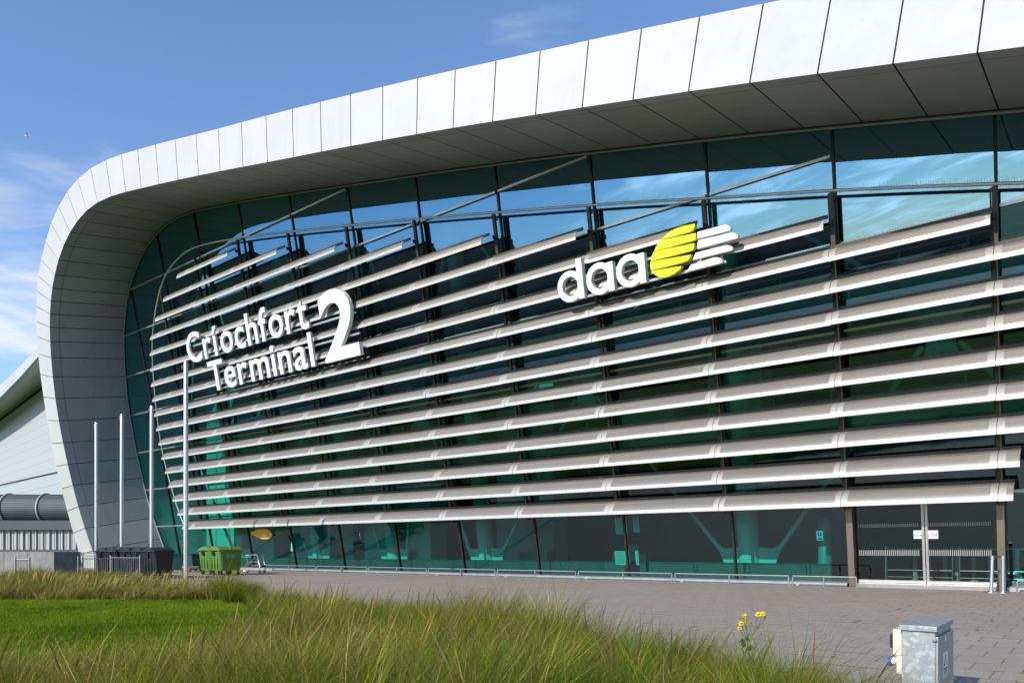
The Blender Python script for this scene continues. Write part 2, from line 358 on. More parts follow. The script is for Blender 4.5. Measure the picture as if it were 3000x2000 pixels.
bot = [(456, 402.7), (506, 392.8), (558, 382.8), (614, 373), (675, 361), (738, 348), (806, 335), (879, 322), (957, 308), (1041, 293.5), (1131, 279), (1230, 263.5), (1338, 247), (1454, 229), (1581, 209.5), (1723, 190), (1876, 170), (2052, 146), (2245, 121)]
prs += [((a[0] * K, a[1] * K), (b[0] * K, b[1] * K)) for a, b in zip(bot, top)]
FR = []; OU = []
for a, b in prs:
    x = a[0]; bb = .5 if x < 900 else float(np.interp(x, [900, 1570, 2016, 2393, 2868], [.5, .8, 1.3, 2.0, 2.2]))
    FR.append(survey(*a, W)); OU.append((*survey(*b, W - bb), W - bb))
du = FR[-1][0] - FR[-2][0]; dv = FR[-1][1] - FR[-2][1]
for i in range(9):
    q = FR[-1]; FR.append((q[0] + du, q[1] + dv)); q = OU[-1]; OU.append((q[0] + du, q[1] + dv * 1.02, q[2] - .02))
def smooth(L, n=2):
    A = np.array(L, float)
    for _ in range(n):
        Bq = A.copy(); Bq[1:-1] = A[:-2] * .2 + A[1:-1] * .6 + A[2:] * .2; A = Bq
    return [tuple(r) for r in A]
# foot of the wrap: run the curve down to the ground
def ext0(L):
    a, b = np.array(L[0]), np.array(L[1]); dz = (a - b); k_ = (a[1] + .1) / max(1e-3, -dz[1]); r = a + dz * k_; return [tuple(r)] + L
FR = ext0(smooth(FR)); OU = ext0(smooth(OU))
OU[0] = (OU[0][0], -.12, OU[0][2])
def lerp(a, b, t): return tuple(np.array(a) * (1 - t) + np.array(b) * t)
fa = MB(); bk = MB(); so = MB(); gpp = .022
for i in range(len(FR) - 1):
    A0, A1 = P(*FR[i], W), P(*FR[i + 1], W); O0, O1 = P(*OU[i]), P(*OU[i + 1])
    L = np.linalg.norm(np.array(A1) - A0); g = gpp / L
    a0, a1 = lerp(A0, A1, g), lerp(A0, A1, 1 - g); o0, o1 = lerp(O0, O1, g), lerp(O0, O1, 1 - g)
    inw = -nn_ * .04
    fa.face([a0, a1, o1, o0]); fa.face([a1, tuple(np.array(a1) + inw), tuple(np.array(o1) + inw), o1]); fa.face([a0, o0, tuple(np.array(o0) + inw), tuple(np.array(a0) + inw)])
    m = -nn_ * .045 
    bk.face([tuple(np.array(q) + m) for q in (A0, A1, O1, O0)])
    for s0, s1 in ((W - .004, W - .58), (W - .60, .06)):
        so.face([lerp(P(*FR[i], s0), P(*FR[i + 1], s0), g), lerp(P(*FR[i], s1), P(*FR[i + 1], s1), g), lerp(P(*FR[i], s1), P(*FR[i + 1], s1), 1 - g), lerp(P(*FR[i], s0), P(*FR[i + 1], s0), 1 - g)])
part(fa, 'fascia', M['fascia'])
ci = np.mean(np.array(FR[5:25]), axis=0)
def outw(q, r):                                                    # push a profile point outwards from the opening
    a = np.array(q[:2]); i = min(range(len(FR)), key=lambda k: np.hypot(*(np.array(FR[k]) - a))); t = np.array(FR[min(i + 1, len(FR) - 1)]) - np.array(FR[max(i - 1, 0)]); t /= np.linalg.norm(t)
    return tuple(a + np.array([-t[1], t[0]]) * r)
BK = [outw(q, .03) for q in FR]
bk.grid([[P(*q, W - .03) for q in BK], [P(*q, 0) for q in BK]], smooth=False); part(bk, 'joint_backing', M['joint'])
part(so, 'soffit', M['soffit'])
sh = MB(); sh.grid([[P(q[0], q[1], q[2] - .05) for q in OU], [P(q[0], q[1], -6) for q in OU], [P(q[0], q[1] - .6, -34) for q in OU]]); part(sh, 'roof', M['roof'])
inn = [outw(q, .0) for q in FR]
li = MB(); li.grid([[P(*q, .0) for q in inn], [P(q[0], q[1] - .1, -16) for q in inn]]); part(li, 'interior_lining', M['interior'])
ue = FR[-1][0]
ew = MB(); ew.prism([P(ue, -.15, .05), P(ue, FR[-1][1], .05), P(ue, FR[-1][1] - .4, -30), P(ue, -.15, -30)], tuple(uu_ * .4)); part(ew, 'end_wall', M['hangar_grey'])
# trim along the top of the glass
tr = MB(); tr.tube([P(q[0], q[1] - 0.03, .07) for q in [outw(q, -.05) for q in FR]], .055, 6); part(tr, 'head_trim', M['trim'])
# glass bays
lens = [outw(q, -.02) for q in FR]; lens = [(q[0], max(q[1], 0)) for q in lens] + [(ue, 0)]
def clip(poly, f):
    out = []
    for i in range(len(poly)):
        a, b = poly[i], poly[(i + 1) % len(poly)]; fa_, fb = f(a), f(b)
        if fa_ >= 0: out.append(a)
        if fa_ * fb < 0: t = fa_ / (fa_ - fb); out.append((a[0] + (b[0] - a[0]) * t, a[1] + (b[1] - a[1]) * t))
    return out
US = [-46.5] + [MU[k] for k in range(-3, 12)] + [ue]
TRV = [2.96, 5.72, 8.48, 11.22, 13.95, 16.7, 19.47]
def vtop(u):                                                       # opening height above u
    best = -1
    for i in range(len(FR) - 1):
        a, b = FR[i], FR[i + 1]
        if (a[0] - u) * (b[0] - u) <= 0 and a[0] != b[0]: best = max(best, a[1] + (b[1] - a[1]) * (u - a[0]) / (b[0] - a[0]))
    return best
def uleft(v):
    best = 0
    for i in range(24):
        a, b = FR[i], FR[i + 1]
        if (a[1] - v) * (b[1] - v) <= 0 and a[1] != b[1]: return a[0] + (b[0] - a[0]) * (v - a[1]) / (b[1] - a[1])
    return None
def lean(u): return u                                              # mullions run straight up the slope
for i in range(len(US) - 1):
    a, b = US[i], US[i + 1]
    if abs(a - MU[7]) < .01:                                       # doors fill the foot of this bay
        pl = clip(clip(lens, lambda q: q[0] - a), lambda q: b - q[0]); pl = clip(pl, lambda q: q[1] - 3.12)
    else: pl = clip(clip(lens, lambda q: q[0] - a), lambda q: b - q[0])
    if len(pl) < 3: continue
    levels = [-1] + TRV + [30]; w = None; g = MB()
    for j in range(len(levels) - 1):
        q = clip(clip(pl, lambda p_: p_[1] - levels[j]), lambda p_: levels[j + 1] - p_[1])
        if len(q) < 3: continue
        # each pane sits in its frame with a tilt of a few tenths of a degree
        uc = sum(p_[0] for p_ in q) / len(q); vc = sum(p_[1] for p_ in q) / len(q); tx, ty = random.gauss(0, .0028), random.gauss(0, .0028)
        g.face([P(p_[0], p_[1], -.006 + (p_[0] - uc) * tx + (p_[1] - vc) * ty) for p_ in q[::-1]], 1 if j >= 3 else 0)
    w = part(g, 'window', [M['glass'], M['glass_up']])
    for j, tv in enumerate(TRV):
        r0, r1 = a, b
        if tv > vtop(min(max(b, -44), ue)) - .05 and b > -30: 
            continue
        ul = uleft(tv)
        if ul is not None and tv > 0 and r0 < ul: r0 = ul
        if r0 > r1 - .1: continue
        t_ = MB(); c0, c1 = r0 + .08, r1 - .08
        if abs(a - MU[7]) < .01 and tv < 3.1: continue
        ax = (tuple(uu_), tuple(vv_), tuple(nn_)); t_.box(P((c0 + c1) / 2, tv, .045), c1 - c0, .085, .10, ax)
        o = t_.build('transom', M['alu'], w); o.matrix_parent_inverse = TBi.copy() if False else Matrix.Identity(4)
AX = (tuple(uu_), tuple(vv_), tuple(nn_))
for k in range(-3, 12):
    u = MU[k]; v1 = vtop(u) - .06; v0 = 0.0
    m = MB(); m.box(P(u, (v0 + v1) / 2, .02), .085, v1 - v0, .06, AX); m.box(P(u, (v0 + v1) / 2, -.06), .09, v1 - v0, .08, AX)
    part(m, 'mullion', M['dark_metal'])
# upper chord of the louvre screen (a bent tube with bird wires)
BAR = [(-39.4, 2.9), (-39.92, 4.29), (-40.2, 5.58), (-40.46, 6.89), (-40.6, 8.6), (-40.46, 10.38), (-40.1, 12.62), (-39.6, 14.57), (-39.05, 15.9), (-38.03, 17.43), (-36.65, 18.81), (-34.93, 19.6), (-32.29, 19.92), (-27.1, 19.22), (-20, 17.9), (-12.88, 16.5), (-4.26, 14.69), (.29, 13.66), (4.32, 12.76), (8.62, 11.71), (13, 10.6), (17.4, 9.4), (22, 8.1)]
def spline(L, n=4):
    L = [np.array(q, float) for q in L]; out = []
    for i in range(len(L) - 1):
        p0, p1, p2, p3 = L[max(i - 1, 0)], L[i], L[i + 1], L[min(i + 2, len(L) - 1)]
        for k in range(n):
            t = k / n; out.append(.5 * (2 * p1 + (p2 - p0) * t + (2 * p0 - 5 * p1 + 4 * p2 - p3) * t * t + (3 * p1 - p0 - 3 * p2 + p3) * t ** 3))
    return out + [L[-1]]
BS = spline(BAR)
ub = MB(); ub.tube([P(*q, .5) for q in BS], .05, 8); bar = part(ub, 'screen_edge_tube', M['alu'])
def vbar(u): return float(np.interp(u, [q[0] for q in BAR[12:]], [q[1] for q in BAR[12:]]))
def spikes(mb, pts, h, wid):
    for p, up in pts:
        p = np.array(p); h_ = h * random.uniform(.75, 1.1); tl = uu_ * random.uniform(-.05, .05) + nn_ * random.uniform(-.05, .05) + np.array(up) * h_
        mb.face([p - uu_ * wid / 2, p + uu_ * wid / 2, p + tl]); mb.face([p - nn_ * wid / 2, p + nn_ * wid / 2, p + tl])
sk = MB(); spikes(sk, [(P(u, vbar(u) + .05, .5), vv_) for u in np.arange(-30, 13, .07)], .17, .009); o = sk.build('bird_spikes', M['spike'], bar); o['kind'] = 'stuff'
# louvre posts and their arms
for k in range(-2, 10):
    u = MU[k]; v1 = (vbar(u) - .05 if u > -32.5 else {-2: 18.2, -1: 19.5}.get(k, 18)); v0 = 2.6
    m = MB(); m.box(P(u, (v0 + v1) / 2, .44), .13, v1 - v0, .14, AX)
    m.box(P(u - .11, (v0 + v1) / 2, .35), .04, v1 - v0, .10, AX)
    for j in range(1, 18):
        vk = 2.82 + .97 * (17 - j)
        if vk + .5 < v1: m.box(P(u, vk + .30, .58), .03, .16, .22, AX)
        m.box(P(u, min(vk + .1, v1 - .1), .28), .05, .05, .2, AX) if vk < v1 - .2 else None
    part(m, 'louvre_post', M['post'])
# louvres
LEFT = [-33.7, -35.75, -37.15, -38.2, -38.6, -38.9, -39.2, -39.4, -39.5, -39.58, -39.6, -39.55, -39.45, -39.3, -39.1, -38.8, -38.5]
RIGHT = [MU[0] - .1, MU[1] - .25, MU[2] - .25, MU[3] - .25, MU[4] - .25, MU[5] - .25, MU[6] - .25, MU[7] - .1, MU[8] - .05, 9.28, 12.6, 12.6, 12.6, 12.6, 12.6, 9.0, 8.83]
NA = 9
prof = [(.55 + .65 * math.cos(t), .46 * math.sin(t)) for t in np.linspace(0, math.pi / 2, NA)]
arc = [0.0]
for i in range(1, NA): arc.append(arc[-1] + math.dist(prof[i], prof[i - 1]))
prin = [(.55 + .625 * math.cos(t), .435 * math.sin(t) - .0) for t in np.linspace(0, math.pi / 2, NA)]
seams = sorted(MU.values())
for j in range(17):
    vk = 2.82 + .97 * (16 - j); u0, u1 = LEFT[j], RIGHT[j]
    cuts = [u0] + [s for s in seams if u0 + .6 < s < u1 - .25] + [u1]; lv = MB()
    for a, b in zip(cuts[:-1], cuts[1:]):
        a_, b_ = a + .008, b - .008
        def bay(u):
            for s0, s1 in zip(seams[:-1], seams[1:]):
                if s0 - 1e-6 <= u <= s1 + 1e-6: return (u - s0) / (s1 - s0)
            return ((u - seams[0]) / 4.63) % 1.0
        ua, ub_ = bay(a_), bay(b_)
        if ub_ < ua: ub_ = 1.0 if a_ > seams[0] else ua + (b_ - a_) / 4.63
        jx = random.gauss(0, .004); jv = random.gauss(0, .004)
        rows = [[P(a_, vk + jv + p_[1], p_[0] + jx), P(b_, vk + jv + p_[1], p_[0] + jx)] for p_ in prof]
        uvs = [[(ua, s), (ub_, s)] for s in arc]; lv.grid(rows, 0, uvs)
        rin = [[P(a_, vk + jv + p_[1], p_[0] + jx), P(b_, vk + jv + p_[1], p_[0] + jx)] for p_ in prin]
        lv.grid(rin[::-1], 0, [[(0, 0), (0, 0)] for _ in rin])
        lv.face([rows[0][0], rows[0][1], rin[0][1], rin[0][0]], 0, [(0, 0)] * 4)
        for e in (0, 1):
            for q in range(NA - 1): lv.face([rows[q][e], rows[q + 1][e], rin[q + 1][e], rin[q][e]], 0, [(0, 0)] * 4)
        lv.box(P((a_ + b_) / 2, vk + jv + .505, .545), b_ - a_, .11, .03, AX, 1)
    lo = part(lv, 'louvre', [M['louvre'], M['flange']])
    sk = MB(); step = .075
    spikes(sk, [(P(u + random.uniform(-.02, .02), vk + .555, .545 + random.choice((-.012, .012))), vv_) for u in np.arange(u0 + .1, u1 - .1, step)], .15 if j < 9 else .09, .009); sk.build('bird_spikes', M['spike'], lo)['kind'] = 'stuff'
# sill at the foot of the glass
sl = MB()
for a, b in ((-43.2, MU[7] - .12), (MU[8] + .12, ue)): sl.prism([G(a, .42, 0), G(a, .42, .13), G(a, .05, .16), G(a, -.3, .16), G(a, -.3, 0)], tuple(uu_ * (b - a)))
part(sl, 'sill', M['sill'])
# entrance doors
def door():
    for u in (MU[7], MU[8]): jm = MB(); jm.box(P(u + (.02 if u < 5 else -.02), 1.5, .16), .20, 3.3, .34, AX); part(jm, 'door_jamb', M['jamb'])
    hd = MB(); hd.box(P((MU[7] + MU[8]) / 2, 3.05, .05), MU[8] - MU[7] - .25, .14, .22, AX); part(hd, 'door_head', M['jamb'])
    th = MB(); th.box(P((MU[7] + MU[8]) / 2, -.06, .1), MU[8] - MU[7] - .22, .16, .36, AX); part(th, 'threshold', M['alu'])
    mid = survey(2713, 1640)[0]
    for a, b, side in ((MU[7] + .13, mid - .006, 1), (mid + .006, MU[8] - .13, 0)):
        g = MB(); g.face([P(a, .05, .02), P(b, .05, .02), P(b, 2.98, .02), P(a, 2.98, .02)]); dl = part(g, 'door_leaf', M['door_glass'])
        f = MB(); x = b - .045 if side else a + .045; f.box(P(x, 1.5, .02), .075, 2.95, .07, AX); f.build('door_stile', M['alu'], dl)
        f = MB(); f.box(P((a + b) / 2, .075, .02), b - a - .1, .09, .06, AX); f.build('bottom_rail', M['alu'], dl)
        st = MB()
        for v0, v1 in ((.955, 1.14), (1.92, 2.03)):
            n_ = int((b - a - .2) / .058)
            for q in range(n_):
                uq = a + .1 + q * .058
                if side and uq > b - .12: continue
                st.face([P(uq, v0, .026), P(uq + .024, v0, .026), P(uq + .024, v1, .026), P(uq, v1, .026)])
        st.build('manifestation_strip', M['strip'], dl)
door()
# ------------------------------------------------------------------ interior
fl = MB(); fl.face([G(-44, -.3, .155), G(ue, -.3, .155), G(ue, -30, .155), G(-44, -30, .155)]); part(fl, 'interior_floor', M['int_floor'])
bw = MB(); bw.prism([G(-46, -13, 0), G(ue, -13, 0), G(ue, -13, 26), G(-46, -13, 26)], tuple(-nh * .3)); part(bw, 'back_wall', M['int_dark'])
for lvl, back in ((6.2, 3.6), (11.4, 4.4)):
    s = MB(); s.prism([G(-40, -back, lvl), G(-40, -12.9, lvl), G(-40, -12.9, lvl + .5), G(-40, -back, lvl + .5)], tuple(uu_ * (ue + 39))); part(s, 'floor_slab', M['interior'])
    r_ = MB(); 
    for zz in (.6, 1.0, 1.4): r_.tube([G(-40, -back, lvl + .1 + zz), G(ue - 1, -back, lvl + .1 + zz)], .03, 5)
    for u in np.arange(-39, ue - 1, 2.3): r_.tube([G(u, -back, lvl + .5), G(u, -back, lvl + 1.5)], .03, 5)
    part(r_, 'balustrade', M['int_steel'])
cw = MB()
for a, b, o, hgt in ((-16.5, -12.5, 5.5, 12.0), (-9.5, -6.0, 6.5, 9.0), (-4.5, -1.8, 7.5, 13.0), (-43.0, -39.2, 2.6, 14), (-38.2, -33.6, 2.2, 9.5), (-32.4, -26.2, 3.0, 11), (-24.4, -18.8, 2.4, 6.0)):
    zb_ = 6.75 if -10 < a < 0 else .15
    cw.prism([G(a, -o, zb_), G(b, -o, zb_), G(b, -o - 1.4, zb_), G(a, -o - 1.4, zb_)], (0, 0, hgt - (zb_ - .15)))
part(cw, 'partition_wall', M['interior'])
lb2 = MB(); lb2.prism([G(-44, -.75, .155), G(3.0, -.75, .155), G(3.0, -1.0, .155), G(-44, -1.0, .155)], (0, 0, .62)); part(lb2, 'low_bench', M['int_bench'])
hr = MB()
for oo in (1.5, 1.9):
    for zz in (.9, 1.25): hr.tube([G(-36.5, -oo, .15 + zz - .5), G(-29.2, -oo, .15 + zz + 2.9)], .03, 6)
part(hr, 'stair_rail', M['int_steel'])
for uq, hq in ((-34.9, 1.0), (-30.4, 1.15), (-21.5, 1.1), (-12.2, 1.05), (-6.6, 1.0)):
    dk = MB(); dk.bbox(G(uq, -3.6, .15 + hq / 2), 1.8, .7, hq, .03, (tuple(uu_), tuple(nh), (0, 0, 1))); dk.bbox(G(uq + .2, -3.4, .15 + hq + .2), .5, .06, .36, .01, (tuple(uu_), tuple(nh), (0, 0, 1))); part(dk, 'check_desk', M['int_floor'])
def tcol(px):
    u = survey(px, 1640, -1.9)[0]; return u
HV = 8.3; cols = [tcol(937), tcol(1428), tcol(2197)]; cols.append(cols[2] + (cols[2] - cols[1])); cols.insert(1, cols[0] + (cols[1] - cols[0]) / 2); cols.insert(0, cols[0] - 8.6)
OI = -1.9
for i, u in enumerate(cols):
    c = MB(); c.tube([P(u, 0, OI), P(u - .25, 8, OI - .5), P(u - .5, vtop(u) - .2, OI - 1.0)], .42, 20); c = part(c, 'column', M['int_steel'])
    for sgn in (-1, 1):
        nb = cols[min(max(i + sgn, 0), len(cols) - 1)]; hu = (u + nb) / 2 if nb != u else u + sgn * 4.6
        g = MB(); g.prism([P(u + sgn * .3, .1, OI - .04), P(u + sgn * 1.05, .25, OI - .04), P(u + sgn * 1.35, 1.05, OI - .04), P(u + sgn * 1.0, .85, OI - .04), P(u + sgn * .3, .9, OI - .04)], tuple(nn_ * .1)); g.build('gusset_plate', M['int_steel'], c)
        st = MB(); st.tube([P(u + sgn * 1.12, .72, OI), P(hu - sgn * .55, HV - .6, OI)], .10, 8); st.tube([P(hu - sgn * .3, HV + .7, OI), P(u + sgn * .3, vtop(max(u, -40)) - 1.6, OI - .6)], .09, 8); st.build('brace', M['int_steel'], c)
for i in range(len(cols) - 1):
    hu = (cols[i] + cols[i + 1]) / 2
    nd = MB(); nd.prism([P(hu - 1.25, HV + .9, OI - .04), P(hu - .35, HV - .1, OI - .04), P(hu - .5, HV - 1.0, OI - .04), P(hu + .5, HV - 1.0, OI - .04), P(hu + .35, HV - .1, OI - .04), P(hu + 1.25, HV + .9, OI - .04)], tuple(nn_ * .09)); part(nd, 'node_plate', M['int_steel'])
# ------------------------------------------------------------------ signs
def glyph(ch, heavy=.0):
    c = bpy.data.curves.new('glyph', 'FONT'); c.body = ch; c.size = 1; c.fill_mode = 'BOTH'; c.offset = heavy; c.resolution_u = 6
    o = bpy.data.objects.new('glyph', c); me = bpy.data.meshes.new_from_object(o); bpy.data.objects.remove(o)
    vs = [(v.co.x, v.co.y) for v in me.vertices]; fs = [tuple(p.vertices) for p in me.polygons]
    bpy.data.meshes.remove(me); bpy.data.curves.remove(c); return vs, fs
def solid_from(vs, fs, tf, back, front, mb, m=0):                  # extrude a flat glyph between two offsets
    cnt = {}
    for f in fs:
        for i in range(len(f)):
            e = (f[i], f[(i + 1) % len(f)]); cnt[e] = cnt.get(e, 0) + 1
    # merge doubled vertices
    key = {}; mp = []
    for v in vs:
        k_ = (round(v[0], 5), round(v[1], 5)); mp.append(key.setdefault(k_, len(key)))
    uv_ = list(key.keys()); fs = [tuple(mp[i] for i in f) for f in fs]; fs = [f for f in fs if len(set(f)) == len(f)]
    ed = {}
    for f in fs:
        for i in range(len(f)): a, b = f[i], f[(i + 1) % len(f)]; ed[(a, b)] = 1
    for f in fs:
        mb.face([P(*tf(uv_[i]), front) for i in f], m); mb.face([P(*tf(uv_[i]), back) for i in f[::-1]], m)
    for (a, b) in ed:
        if (b, a) not in ed: mb.face([P(*tf(uv_[b]), front), P(*tf(uv_[a]), front), P(*tf(uv_[a]), back), P(*tf(uv_[b]), back)], m)
def line_of(text, u0, u1, vb, capv, parent, heavy, gap):
    g = [(glyph(ch, heavy)) for ch in text]; bx = [(min(v[0] for v in q[0]), max(v[0] for v in q[0])) for q in g]
    ymax = max(v[1] for v in glyph('h', heavy)[0]); ymin = min(v[1] for v in glyph('h', heavy)[0]); sy = capv / (ymax - ymin)
    kern = {('r', 't'): -.05, ('r', 'í'): -.01, ('T', 'e'): -.09, ('f', 'o'): -.05, ('r', 'm'): -.0, ('h', 'f'): -.02}
    tot = sum(b - a for a, b in bx) + sum(gap + kern.get((text[i], text[i + 1]), 0) for i in range(len(text) - 1)); sx = (u1 - u0) / tot; cur = u0
    for i, (q, (a, b)) in enumerate(zip(g, bx)):
        mb = MB(); solid_from(q[0], q[1], lambda p_: (cur + (p_[0] - a) * sx, vb + (p_[1] - ymin) * sy), 1.48, 1.60, mb)
        mb.build('letter', M['white'], parent)
        cur += (b - a) * sx + (gap + (kern.get((text[i], text[i + 1]), 0) if i + 1 < len(text) else 0)) * sx
def rails(parent, segs):
    m = MB()
    for a, b, v in segs:
        m.box(P((a + b) / 2, v, 1.34), b - a, .085, .10, AX)
        for u in np.arange(a + .4, b, 1.5): m.box(P(u, v, 1.2), .06, .06, .24, AX)
    m.build('support_rail', M['alu'], parent)
S1 = thing('name_sign', 'white raised lettering reading Críochfort Terminal 2 on the louvres', 'sign'); 
line_of('Críochfort', -33.24, -21.2, 13.13, 1.74, S1, .012, .10)
line_of('Terminal', -31.3, -21.2, 11.18, 1.74, S1, .012, .10)
q = glyph('2', .02); xs = [v[0] for v in q[0]]; ys = [v[1] for v in q[0]]; mb = MB()
solid_from(q[0], q[1], lambda p_: (-20.3 + (p_[0] - min(xs)) * 2.72 / (max(xs) - min(xs)), 11.18 + (p_[1] - min(ys)) * 3.42 / (max(ys) - min(ys))), 1.40, 1.62, mb); mb.build('numeral', M['white'], S1)
rails(S1, [(-32.6, -17.8, 13.25), (-32.9, -19.5, 14.15), (-30.6, -17.7, 11.3), (-30.9, -17.7, 12.25)])
S2 = thing('company_sign', 'white daa letters with lime green striped disc on the louvres', 'sign')
def ring(uc, vc, ro, ri, n=40):
    mb = MB()
    A = [2 * math.pi * i / n for i in range(n)]
    pr = [(ro, 1.60), (ro, 1.40), (ri, 1.40), (ri, 1.60), (ro, 1.60)]
    mb.grid([[P(uc + r * math.cos(a), vc + r * 1.0 * math.sin(a), o) for a in A] for r, o in pr], smooth=False, closed=True); return mb
for uc, topv in ((-5.22, 12.70), (-3.90, 12.27), (-2.60, 12.27)):
    mb = ring(uc, 11.775, .575, .355); mb.prism([P(uc + .355, 11.235, 1.385), P(uc + .615, 11.235, 1.385), P(uc + .615, topv, 1.385), P(uc + .355, topv, 1.385)], tuple(nn_ * .225)); mb.build('letter', M['white'], S2)
def z8(x, y): return (1580 + x / 3.794, 620 + y / 3.794)
Y = [[(1355, 308), (1400, 265), (1450, 225), (1510, 190), (1600, 160), (1727, 133), (1728, 165), (1712, 195), (1690, 217), (1668, 226), (1520, 268)],
     [(1278, 436), (1295, 392), (1322, 350), (1352, 315), (1738, 238), (1738, 310), (1710, 322), (1490, 385)], [(1238, 550), (1248, 500), (1274, 441), (1722, 350), (1719, 405), (1700, 430), (1480, 490)],
     [(1242, 652), (1231, 600), (1236, 555), (1688, 476), (1662, 530), (1625, 556), (1420, 610)], [(1252, 657), (1583, 603), (1562, 642), (1500, 690), (1420, 725), (1350, 734), (1288, 706)]]
Wt = [[(1757, 226), (2040, 150), (2068, 146), (2095, 150), (2116, 165), (2126, 185), (2120, 205), (1990, 245), (1753, 302)], [(1757, 345), (1770, 314), (2130, 235), (2165, 235), (2192, 247), (2210, 268), (2203, 294), (1752, 415)],
      [(1738, 456), (2080, 370), (2110, 373), (2135, 388), (2150, 410), (2140, 430), (1703, 537)], [(1684, 590), (1930, 510), (1965, 505), (2000, 512), (2027, 530), (2040, 560), (1990, 580), (1637, 668)]]
for L, nm, mt in ((Y, 'disc_stripe', 'lime'), (Wt, 'wing_stripe', 'white')):
    for pl in L:
        pts = [survey(*z8(*p_), 1.6) for p_ in pl]; mb = MB(); mb.prism([P(*p_, 1.42) for p_ in pts], tuple(nn_ * .18)); mb.build(nm, M[mt], S2)
rails(S2, [(-5.6, .9, 11.30), (-5.3, 1.1, 12.05)])
bw_ = MB()
for u in (-.9, .1, .75): bw_.box(P(u, 11.85, 1.37), .12, 1.2, .05, AX)
bw_.build('mounting_bracket', M['trim'], S2)
# ------------------------------------------------------------------ things along the facade
SEG = [(780, 934), (934, 1086), (1086, 1260), (1260, 1462), (1462, 1698), (1698, 1980), (1980, 2322), (2322, 2520)]
def guardrail(a, b, label, ends=True):
    z = .36; o = 1.05; t = thing('guard_rail', label, 'guard rail', G((a + b) / 2, o), group='low steel guard rails along the glass')
    def LG(u): q = np.array(G(u, o)) - np.array(t.location); return q
    m = MB(); up = np.array([0, 0, z]); m.tube([LG(a + .07) + up, LG(b - .07) + up], .026, 8); m.build('rail', M['galv_rail'], t)
    for u in (a + .07, (a + b) / 2, b - .07):
        m = MB(); m.tube([LG(u), LG(u) + up - np.array([0, 0, .02])], .024, 8); m.box(LG(u) + np.array([0, 0, .006]), .12, .12, .012); m.build('post', M['galv_rail'], t)
lab = ['short low steel guard rail nearest the luggage trolley', 'low guard rail before the first tall dark mullion beside the column with two braces', 'low guard rail fourth from the trolley end', 'low guard rail in front of the dark window left of the braced column',
       'low guard rail in front of the tall braced column at mid facade', 'low guard rail in front of the window with paper notices', 'long low guard rail in front of the braced column near the doors', 'low guard rail ending at the left door jamb']
for (a, b), l in zip(SEG, lab):
    ua = survey(a, 1612 + 60)[0] * .998; ub2 = survey(b, 1672)[0]
    guardrail(survey(a, float(np.interp(a, [780, 2520], [1650, 1695])), .8)[0], survey(b, float(np.interp(b, [780, 2520], [1650, 1695])), .8)[0], l)
guardrail(MU[8] + .35, MU[8] + 4.4, 'low guard rail starting right of the entrance doors')
# stanchions by the door
def gpt(x, y, z=0.0):
    r = np.array([(x - CX) / F_, 1, (YH - y) / F_]); t = (z - H) / r[2]; return np.array([r[0] * t, t, z])
def stanchion(p, label, tiltx=0.0):
    t = thing('belt_stanchion', label, 'stanchion', tuple(p), group='steel belt stanchions by the door')
    m = MB(); m.lathe((0, 0, 0), [(.20, 0), (.20, .015), (.17, .03), (.06, .045)], 24); m.build('base', M['steel'], t)
    m = MB(); m.lathe((0, 0, 0), [(.050, .04), (.050, 1.0)], 18); m.build('post', M['steel'], t)
    m = MB(); m.lathe((0, 0, 0), [(.056, 1.0), (.056, 1.09), (.045, 1.10)], 18); m.build('cap', M['trim'], t); return t
s1 = stanchion(G(survey(2903, 1700, 1.3)[0], 1.3), 'polished belt stanchion further left of the pair by the door'); s1.rotation_euler = (0, R(2.0), 0); s2 = stanchion(G(survey(2938, 1700, 1.3)[0], 1.3), 'polished belt stanchion right of its twin in front of the right jamb')
m = MB(); a, b = np.array(s1.location) + np.array([.045, 0, 1.04]), np.array(s2.location) + np.array([-.05, 0, 1.04]); m.prism([a, b, b + np.array([0, 0, .05]), a + np.array([0, 0, .05])], (0, .004, 0)); tag(m.build('barrier_belt', M['black_plastic']), 'short dark belt stretched between the two steel stanchions', 'barrier belt')
# notices
def sheet(name, u0, u1, v0, v1, o, mat, label, cat, group=None, text=None, lines=0):
    t = thing(name, label, cat, P((u0 + u1) / 2, v0, o), group=group); loc = np.array(t.location)
    m = MB(); m.prism([np.array(P(u0, v0, o)) - loc, np.array(P(u1, v0, o)) - loc, np.array(P(u1, v1, o)) - loc, np.array(P(u0, v1, o)) - loc], tuple(nn_ * .004)); m.build('paper', mat, t)
    if lines:
        m = MB()
        for i in range(lines):
            v = v1 - (v1 - v0) * (i + 1) / (lines + 1); e = u1 - (u1 - u0) * random.uniform(.1, .4); h_ = (v1 - v0) / (lines + 1) * .4; m.face([np.array(P(a_, b_, o + .006)) - loc for a_, b_ in ((u0 + .06, v), (e, v), (e, v + h_), (u0 + .06, v + h_))])
        m.build('print', M['faded'], t)
    if text:
        m = MB()
        for row, (tx, hh, vy) in enumerate(text):
            tot = 0; gs = [glyph(c, .01) for c in tx]; 
            ws = [max(v[0] for v in q[0]) - min(v[0] for v in q[0]) if q[0] else .3 for q in gs]; wtot = sum(ws) + .09 * (len(ws) - 1); sc = min(hh / .73, (u1 - u0) * .9 / wtot); cur = (u0 + u1) / 2 - wtot * sc / 2
            for q, w_ in zip(gs, ws):
                if q[0]:
                    x0 = min(v[0] for v in q[0])
                    for f in q[1]: m.face([np.array(P(cur + (q[0][i][0] - x0) * sc, v0 + vy * (v1 - v0) + q[0][i][1] * sc, o + .006)) - loc for i in f])
                cur += (w_ + .09) * sc
        m.build('lettering', M['ink'], t)
    return t
